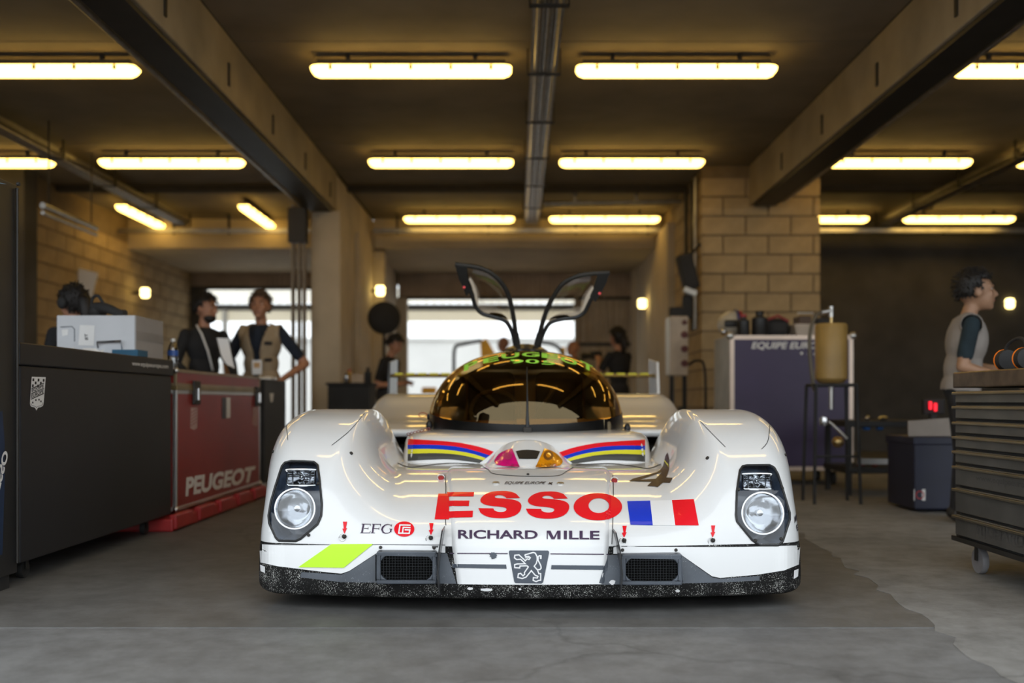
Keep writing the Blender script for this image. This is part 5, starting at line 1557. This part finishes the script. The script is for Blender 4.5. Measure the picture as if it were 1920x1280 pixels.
# --- yellow utility cart outside
M_YEL = mat('yellow_paint', (.75,.36,.02), .45)
yc = thing('utility_cart', (-.1, 19.6, 0), 'yellow utility cart with black framed windows outside behind the car', 'cart')
YD = 19.6
def yp(x, y): return P(x, y, YD)
MB().box((yp(850,0).x, YD, .25), (yp(1060,0).x, YD+1.8, .72)).build('body', M_YEL, yc, bevel=.05)
MB().box((yp(850,0).x-.02, YD-.05, .2), (yp(1060,0).x+.02, YD+1.9, .3)).build('chassis', M_BLKM, yc, bevel=.02)
MB().prism([yp(900,640), yp(912,634), yp(930,665), yp(930,700), yp(908,760)], (0,.08,0)).build('pillar', M_YEL, yc)
MB().prism([yp(1052,651), yp(1060,650), yp(1066,760), yp(1056,760)], (0,.08,0)).build('pillar', M_YEL, yc)
MB().tube([Vector(p) for p in spline([tuple(yp(851,760)), tuple(yp(851,690)), tuple(yp(853,652)), tuple(yp(868,645)), tuple(yp(903,638))], 20)], .035, 8).build('window_frame', M_BLKM, yc, True)
MB().tube([Vector(p) for p in spline([tuple(yp(1012,641)), tuple(yp(1035,645)), tuple(yp(1050,655)), tuple(yp(1057,680)), tuple(yp(1060,760))], 20)], .035, 8).build('window_frame', M_BLKM, yc, True)
MB().box((yp(792,0).x, YD-.1, .9), (yp(818,0).x, YD+.1, 1.03)).box((yp(792,0).x, YD-.1, .72), (yp(796,0).x, YD+.1, .9)).build('mirror', M_YEL, yc, bevel=.01)
MB().box((yp(792,0).x, YD-.05, .68), (yp(862,0).x, YD+.05, .72)).build('mirror_arm', M_BLKM, yc)
for x in (yp(868,0).x, yp(1042,0).x):
    for y in (YD+.3, YD+1.5):
        MB().lathe([(.12,-.09),(.22,-.09),(.24,-.06),(.24,.06),(.22,.09),(.12,.09)], (x,y,.24), (1,0,0), 24).build('wheel', M_TYRE, yc, True)

# ================================================================== people
M_SKIN = mat('skin_warm', (0.46, 0.22, 0.13), 0.5, var=.06, scale=12)
M_SKIN2 = mat('skin_tan', (0.40, 0.22, 0.13), 0.5, var=.06, scale=12)
M_HAIRD = mat('hair_dark', (0.016, 0.012, 0.010), 0.6, var=.3, scale=40, stretch=(1,1,.2))
M_HAIRB = mat('hair_brown', (0.11, 0.06, 0.03), 0.6, var=.3, scale=40, stretch=(1,1,.2))
M_HAIRG = mat('hair_grey', (0.30, 0.27, 0.24), 0.7, var=.3, scale=40)
M_CLBLK = mat('cloth_black', (0.018, 0.018, 0.02), 0.9, var=.2, scale=12, bump=.2)
M_CLNAV = mat('cloth_navy', (0.018, 0.026, 0.045), 0.9, var=.2, scale=12, bump=.2)
M_CLTEAL = mat('cloth_teal', (0.016, 0.032, 0.042), 0.9, var=.2, scale=12, bump=.2)
M_VEST = mat('cloth_khaki', (0.40, 0.30, 0.19), 0.9, var=.12, scale=8, bump=.2)
M_TROU = mat('cloth_trousers', (0.03, 0.03, 0.035), 0.9, var=.2, scale=12)
M_SHOE = mat('shoe', (0.03, 0.028, 0.026), 0.6)
M_EYEW = mat('eye_white', (0.7, 0.68, 0.66), 0.2, var=.02)
M_IRIS = mat('iris', (0.03, 0.02, 0.015), 0.2)
M_LIPM = mat('lips', (0.34, 0.11, 0.09), 0.5)

def capd(Pn, a, b, ra, rb):
    a = np.array(a); b = np.array(b); ab = b-a
    t = np.clip(((Pn-a)@ab)/(ab@ab+1e-9), 0, 1)
    return np.linalg.norm(Pn-(a+t[:, None]*ab), axis=1)-(ra+(rb-ra)*t)

def person(label, loc, rot, top, shirt, trousers, skin=None, hair=None, style='short', lean=0, yaw=0, pitch=0, tilt=0,
           armL=None, armR=None, sleeve='short', beard=False, vest=None, group=None, headscale=1.1, male=True, bend=0):
    """local frame: forward +Y, right hand of the figure at +X; built 1.75 m tall, then scaled so that its crown reaches `top`"""
    skin = skin or M_SKIN
    prims = []
    pel = Vector((0, 0, .96))
    Rl = Matrix.Rotation(-math.radians(lean), 3, 'X')
    U = lambda p: pel+Rl@(Vector(p)-pel)
    def cap(a, b, ra, rb, t): prims.append(('c', Vector(a), Vector(b), ra, rb, t))
    def el(c, r, t, R=None): prims.append(('e', Vector(c), r, R, t))
    sw_ = 1.0 if male else .9
    el((0, 0, .95), (.165, .115, .13), 'trousers')
    el(U((0, 0, 1.10)), (.150*sw_, .108, .15), 'shirt', Rl); el(U((0, .005, 1.29)), (.178*sw_, .122, .19), 'shirt', Rl)
    el(U((0, -.005, 1.40)), (.175*sw_, .085, .075), 'shirt', Rl)
    sh = {}
    for s in (-1, 1):
        sh[s] = U((s*.185*sw_, 0, 1.395)); el(sh[s], (.056, .056, .056), 'shirt')
        hp = Vector((s*.088, 0, .93)); kn_ = Vector((s*.10, .02+bend*.1, .50)); an = Vector((s*.105, -.02, .085))
        cap(hp, kn_, .088, .058, 'trousers'); cap(kn_, an, .056, .042, 'trousers')
        cap(an-Vector((0, .02, .03)), (s*.115, .15, .035), .045, .036, 'shoe')
    nk0, nk1 = U((0, -.01, 1.43)), U((0, .015, 1.545))
    cap(nk0, nk1, .058, .052, 'skin')
    # head frame
    hc = U((0, .03, 1.64))
    Rh = Matrix.Rotation(math.radians(yaw), 3, 'Z') @ Matrix.Rotation(-math.radians(pitch), 3, 'X') @ Matrix.Rotation(math.radians(tilt), 3, 'Y')
    H = lambda p: hc+Rh@(Vector(p)*headscale)
    hs_ = headscale
    el(H((0, -.008, .018)), (.076*hs_, .096*hs_, .092*hs_), 'skin', Rh)
    el(H((0, .030, -.035)), (.060*hs_, .066*hs_, .072*hs_), 'skin', Rh)
    el(H((0, .062, -.085)), (.030*hs_, .026*hs_, .022*hs_), 'skin', Rh)
    cap(H((0, .086, .012)), H((0, .108, -.022)), .010, .014, 'skin')
    for s in (-1, 1):
        el(H((s*.078, -.005, -.005)), (.011, .022*hs_, .032*hs_), 'skin', Rh)
        cap(H((s*.018, .088, .028)), H((s*.05, .074, .026)), .010, .009, 'skin')
        el(H((s*.04, .064, -.02)), (.022, .02, .02), 'skin')
    hands = {}
    for s, arm in ((-1, armL), (1, armR)):
        e_, w_ = arm if arm else ((s*.25, -.02, 1.13), (s*.25, .06, .88))
        e_, w_ = Vector(e_), Vector(w_)
        mid = sh[s].lerp(e_, .72)
        if sleeve == 'short':
            cap(sh[s], mid, .058, .056, 'shirt'); cap(mid, e_, .045, .042, 'skin')
            cap(e_, w_, .042, .028, 'skin')
        else:
            cap(sh[s], e_, .057, .050, 'shirt'); cap(e_, w_, .05, .034, 'shirt')
        dv = (w_-e_).normalized()
        sd = dv.cross(Vector((0, 0, 1)))
        if sd.length < .2: sd = dv.cross(Vector((0, 1, 0)))
        sd.normalize(); up = sd.cross(dv).normalized()
        pm = w_+dv*.05
        cap(w_, w_+dv*.03, .026, .027, 'skin')
        for k in (-1, -.33, .33, 1): cap(w_+dv*.02, w_+dv*.095+sd*.030*k, .017, .014, 'skin')
        for k, L in zip((-1.05, -.35, .35, 1.05), (.062, .076, .080, .066)):
            b0 = w_+dv*.095+sd*.030*k; b1 = b0+dv*L*.55-up*.012; b2 = b1+dv*L*.40-up*.026
            cap(b0, b1, .0105, .0095, 'skin'); cap(b1, b2, .0095, .008, 'skin')
        t0 = w_+dv*.03+sd*s*-.028; t1 = t0+dv*.035+sd*s*-.028-up*.008; t2 = t1+dv*.035-up*.012
        cap(t0, t1, .013, .0115, 'skin'); cap(t1, t2, .0115, .009, 'skin')
        hands[s] = w_+dv*.10
    k = top/(H((0, -.01, .018+.092)).z+.008)
    M = Matrix.Translation(loc) @ Matrix.Rotation(rot, 4, 'Z') @ Matrix.Scale(k, 4)
    def volume(ps, inflate=0.0, voxel=.011, smooth=3):
        b = MB()
        for p in ps:
            if p[0] == 'c':
                _, a, c, ra, rb, t = p
                ra += inflate; rb += inflate
                ax = (c-a); L = ax.length; ax = ax.normalized()
                prof = [(ra*math.sin(q), -ra*math.cos(q)) for q in np.linspace(.02, math.pi/2, 6)]+[(rb*math.sin(q), L-rb*math.cos(q)) for q in np.linspace(math.pi/2, math.pi-.02, 6)]
                b.lathe(prof, a, ax, 14)
            else:
                _, c, r, R, t = p
                b.ell(c, tuple(x+inflate for x in r), 20, R)
        me = b.mesh('v')
        o = bpy.data.objects.new('v', me); COL.objects.link(o)
        rm = o.modifiers.new('r', 'REMESH'); rm.mode = 'VOXEL'; rm.voxel_size = voxel; rm.use_smooth_shade = True
        s_ = o.modifiers.new('s', 'SMOOTH'); s_.iterations = smooth; s_.factor = .5
        dg = bpy.context.evaluated_depsgraph_get(); dg.update()
        out = bpy.data.meshes.new_from_object(o.evaluated_get(dg))
        bpy.data.objects.remove(o); bpy.data.meshes.remove(me)
        return out
    me = volume(prims, 0, .0095)
    nP = len(me.polygons)
    C = np.empty(nP*3); me.polygons.foreach_get('center', C); C = C.reshape(-1, 3)
    best = np.full(nP, 9.0); tagi = np.zeros(nP, int)
    order = ['skin', 'shirt', 'trousers', 'shoe']
    for p in prims:
        if p[0] == 'c': dd = capd(C, p[1], p[2], p[3], p[4])
        else:
            q = C-np.array(p[1])
            if p[3] is not None: q = q@np.array(p[3])
            r = np.array(p[2]); dd = (np.linalg.norm(q/r, axis=1)-1)*r.min()
        m_ = dd < best; best[m_] = dd[m_]; tagi[m_] = order.index(p[-1])
    me.materials.clear()
    for m_ in (skin, shirt, trousers, M_SHOE): me.materials.append(m_)
    me.polygons.foreach_set('material_index', tagi.astype(np.int32))
    root = thing('person', loc, label, 'person', group)
    def put(name, mesh, m_=None, smooth='all'):
        mesh.transform(M)
        return link(name, mesh, root, m_, smooth=smooth)
    put('body', me)
    # eyes, brows, mouth
    for s in (-1, 1):
        put('eye', MB().ell(H((s*.032, .0695, .012)), (.0125, .0125, .0105), 12).mesh('eye'), M_EYEW)
        put('iris', MB().ell(H((s*.032, .0775, .012)), (.006, .005, .006), 10).mesh('iris'), M_IRIS)
        put('eyebrow', MB().tube([H((s*.014, .097, .034)), H((s*.034, .092, .040)), H((s*.054, .074, .034))], [.004, .005, .003], 6).mesh('eyebrow'), hair or M_HAIRG)
    put('mouth', MB().tube([H((-.024, .083, -.058)), H((-.008, .093, -.054)), H((.008, .093, -.054)), H((.024, .083, -.058))], [.003, .006, .006, .003], 8).mesh('mouth'), M_LIPM)
    if hair is not None and style != 'bald':
        b = MB(); n = 28; rr = (.087, .108, .108)
        bmh = bmesh.new()
        b.ell((0, 0, 0), (1, 1, 1), n)
        mh = b.mesh('hair'); bmh.from_mesh(mh)
        dl = []
        for v in bmh.verts:
            x, y, z = v.co
            keep = z > .50-.12*abs(x) or (y < .30 and z > -.02) or (y < .42 and z > .1) or (y < -.12 and z > -.6)
            if style == 'long': keep = keep or (y < .0 and z > -.9)
            if not keep: dl.append(v)
        bmesh.ops.delete(bmh, geom=dl, context='VERTS')
        rnd = random.Random(len(label))
        for v in bmh.verts:
            f = 1+rnd.uniform(-.01, .05)+(.05 if v.co.z > .3 else 0)
            v.co = H(Vector((v.co.x*rr[0]*f, -.010+v.co.y*rr[1]*f, .022+v.co.z*rr[2]*f)))
        hcn = H((0, -.01, .02)); tuft = MB()
        for v in bmh.verts:
            for _ in range(2):
                nv = (v.co-hcn).normalized()
                dn = (nv*.35+Rh@Vector((rnd.uniform(-.6, .6), rnd.uniform(-.5, .6), rnd.uniform(-1, .1)))).normalized()
                L_ = rnd.uniform(.018, .036)
                a_ = v.co+Vector((rnd.uniform(-.006, .006), rnd.uniform(-.006, .006), rnd.uniform(-.006, .006)))-nv*.004
                tuft.tube([a_, a_+(nv*.4+dn*.6)*L_*.5, a_+dn*L_+nv*.004], [.0065, .005, .0012], 4, cap=False)
        bmesh.ops.solidify(bmh, geom=bmh.faces[:], thickness=.008)
        tm = tuft.mesh('t', False); bmh.from_mesh(tm); bpy.data.meshes.remove(tm)
        bmh.to_mesh(mh); bmh.free()
        put('hair', mh, hair)
        if style == 'long':
            put('ponytail', MB().tube([H(p) for p in ((0, -.09, .02), (0, -.125, -.02), (0, -.12, -.10), (.005, -.10, -.20))], [.045, .05, .045, .02], 12).mesh('ponytail'), hair)
    if beard:
        bb_ = MB().ell(H((0, .045, -.075)), (.058*hs_, .052*hs_, .045*hs_), 18, Rh).mesh('beard')
        put('beard', bb_, hair)
    if vest is not None:
        tor = [p for p in prims if p[0] == 'e' and p[-1] in ('shirt', 'trousers')]
        vm = volume(tor, .016, .012, 4)
        bmv = bmesh.new(); bmv.from_mesh(vm)
        dl = []
        Ri = Rl.transposed()
        for f in bmv.faces:
            q = Ri@(f.calc_center_median()-pel)+pel
            if q.z < .93 or (abs(q.x) < .075 and q.z > 1.44) or (q.y > .03 and abs(q.x) < .028+max(0, (q.z-1.2))*.28) or abs(q.x) > .195: dl.append(f)
        bmesh.ops.delete(bmv, geom=dl, context='FACES')
        bmesh.ops.solidify(bmv, geom=bmv.faces[:], thickness=-.006)
        bmv.to_mesh(vm); bmv.free(); vm.materials.clear()
        put('vest', vm, vest)
    root['_k'] = k
    root['_none'] = 0
    del root['_none']; del root['_k']
    return root, (lambda p: M @ Vector(p)), H, hands, U, put

# man in the khaki vest
x = P(490, 0, 9.7).x
r_, W, H_, hd, U_, put = person('man in a khaki vest and dark shirt with a badge, facing the camera', (x, 9.7, 0), math.pi-.12, 1.80, M_CLNAV, M_TROU, hair=M_HAIRB, style='short', yaw=8,
    armL=((-.40, -.10, 1.10), (-.27, .16, .95)), armR=((.36, -.05, 1.12), (.25, .20, 1.0)), vest=M_VEST)
put('badge', MB().cbox((-.02, .160, 1.06), (.095, .006, .135)).mesh('badge'), M_PAPER, False)
put('badge_print', MB().cbox((-.02, .164, 1.08), (.06, .003, .05)).mesh('badge_print'), mat('badge_orange', (.6,.35,.15), .6), False)
put('lanyard', MB().tube([(-.06, .10, 1.44), (-.05, .145, 1.3), (-.02, .158, 1.12)], .006, 6).tube([(.05, .10, 1.44), (.03, .145, 1.3), (-.02, .158, 1.12)], .006, 6).mesh('lanyard'), M_CLNAV)
for z, w_ in ((1.285, .075), (1.13, .07)):
    put('chest_print', MB().cbox((-.12, .142, z), (w_, .004, .03)).mesh('chest_print'), M_CLBLK, False)
# bearded man
x = P(383, 0, 9.25).x
r_, W, H_, hd, U_, put = person('bearded dark-haired man in black with a white lanyard, turned to the right', (x, 9.25, 0), math.pi+.75, 1.73, M_CLBLK, M_TROU, hair=M_HAIRD, yaw=32, beard=True, sleeve='long', pitch=4,
    armL=((-.28, 0, 1.12), (-.20, .22, 1.0)), armR=((.28, 0, 1.12), (.22, .2, .98)))
put('lanyard', MB().tube([(.085, .02, 1.485), (.075, .10, 1.40), (.03, .138, 1.24), (-.02, .135, 1.06)], .010, 6).mesh('lanyard'), M_PAPER)
# man at the right behind the tool chest
x = P(1822, 0, 6.3).x
r_, W, H_, hd, U_, put = person('dark-haired man in a pale vest over a teal shirt, looking right behind the tool chest', (x-.07, 6.3, 0), -math.pi/2-.28, 1.565, M_CLTEAL, M_TROU, skin=M_SKIN2, hair=M_HAIRD, yaw=6, lean=6, pitch=-4, headscale=1.26,
    armL=((-.25, .05, 1.12), (-.10, .30, 1.08)), armR=((.24, -.02, 1.10), (.16, .25, 1.02)), vest=mat('cloth_stone', (.34,.30,.27), .9, bump=.2))
# man with the phone
x = P(722, 0, 12.5).x
r_, W, H_, hd, U_, put = person('man in black looking down at a phone beside the rear opening', (x, 12.5, 0), -math.pi/2-.35, 1.565, M_CLBLK, M_TROU, hair=M_HAIRD, lean=10, pitch=28, yaw=0,
    armL=((-.24, .02, 1.08), (-.06, .28, 1.10)), armR=((.25, .0, 1.06), (.05, .27, 1.08)))
ph = thing('phone', (0, 0, 0), 'dark phone held by the man in black', 'phone')
pc_ = W((.0, .37, 1.12)); ph.location = pc_
MB().cbox(pc_, (.14, .075, .012), Matrix.Rotation(.3, 3, 'Y')).build('case', M_BLK, ph, bevel=.004)
MB().cbox(pc_+Vector((0, 0, .008)), (.12, .06, .003), Matrix.Rotation(.3, 3, 'Y')).build('screen', M_DSTEEL, ph)
# woman with a camera
x = P(1160, 0, 13.0).x
r_, W, H_, hd, U_, put = person('person in black with a dark ponytail holding up a camera', (x, 13.0, 0), math.pi/2-.9, 1.70, M_CLBLK, M_TROU, hair=M_HAIRD, style='long', male=False,
    armL=((-.24, .12, 1.17), (-.10, .30, 1.34)), armR=((.24, .12, 1.15), (.08, .32, 1.32)))
cm = thing('camera', (0, 0, 0), 'black camera with a long lens held by the person with the ponytail', 'camera')
cc = W((-.01, .43, 1.42)); cm.location = cc
fw = (W((0, 1, 1.42))-W((0, 0, 1.42))).normalized()
Rc = Matrix.Rotation(math.pi/2-.9, 3, 'Z')
MB().cbox(cc, (.15, .075, .11), Rc).build('body', M_BLK, cm, bevel=.015)
MB().lathe([(.04,0),(.042,.05),(.038,.12),(.05,.2),(.052,.22)], cc+fw*.03, fw, 18).build('lens', M_BLK, cm, True)
# two older men outside
x = P(946, 0, 17.2).x
person('bald man standing left of the raised doors in the rear daylight', (x, 17.2, 0), .8, 1.87, mat('cloth_plum', (.10,.04,.04), .9), M_TROU, hair=M_HAIRG, style='bald', group=None)
x = P(1077, 0, 16.6).x
person('balding man in a dark shirt right of the raised doors', (x, 16.6, 0), math.pi/2+.5, 1.76, M_CLBLK, M_TROU, hair=M_HAIRG, style='bald', headscale=1.15)
# man leaning over the carton
x = P(146, 0, 6.62).x
r_, W, H_, hd, U_, put = person('dark-haired man in black with a headset leaning behind the white carton', (x, 6.62, 0), math.pi/2-.55, 1.51, M_CLBLK, M_TROU, hair=M_HAIRD, style='long', lean=2, pitch=14, sleeve='long', headscale=1.12,
    armL=((-.22, .06, 1.16), (-.15, .3, 1.12)), armR=((.26, .05, 1.18), (.2, .3, 1.15)))
put('headset', MB().tube([H_((.088*math.cos(a), -.01, .02+.115*math.sin(a))) for a in np.linspace(0, math.pi, 14)], .009, 8).ell(H_((.095, -.01, .0)), (.03, .045, .05), 14).ell(H_((-.095, -.01, .0)), (.03, .045, .05), 14).mesh('headset'), M_BLKM)

SC.cycles.max_bounces = 5
SC.cycles.diffuse_bounces = 3
SC.cycles.glossy_bounces = 3
SC.cycles.transmission_bounces = 4
SC.cycles.transparent_max_bounces = 8
SC.cycles.use_denoising = True
SC.cycles.use_adaptive_sampling = True
SC.cycles.adaptive_threshold = 0.07
SC.cycles.adaptive_min_samples = 16
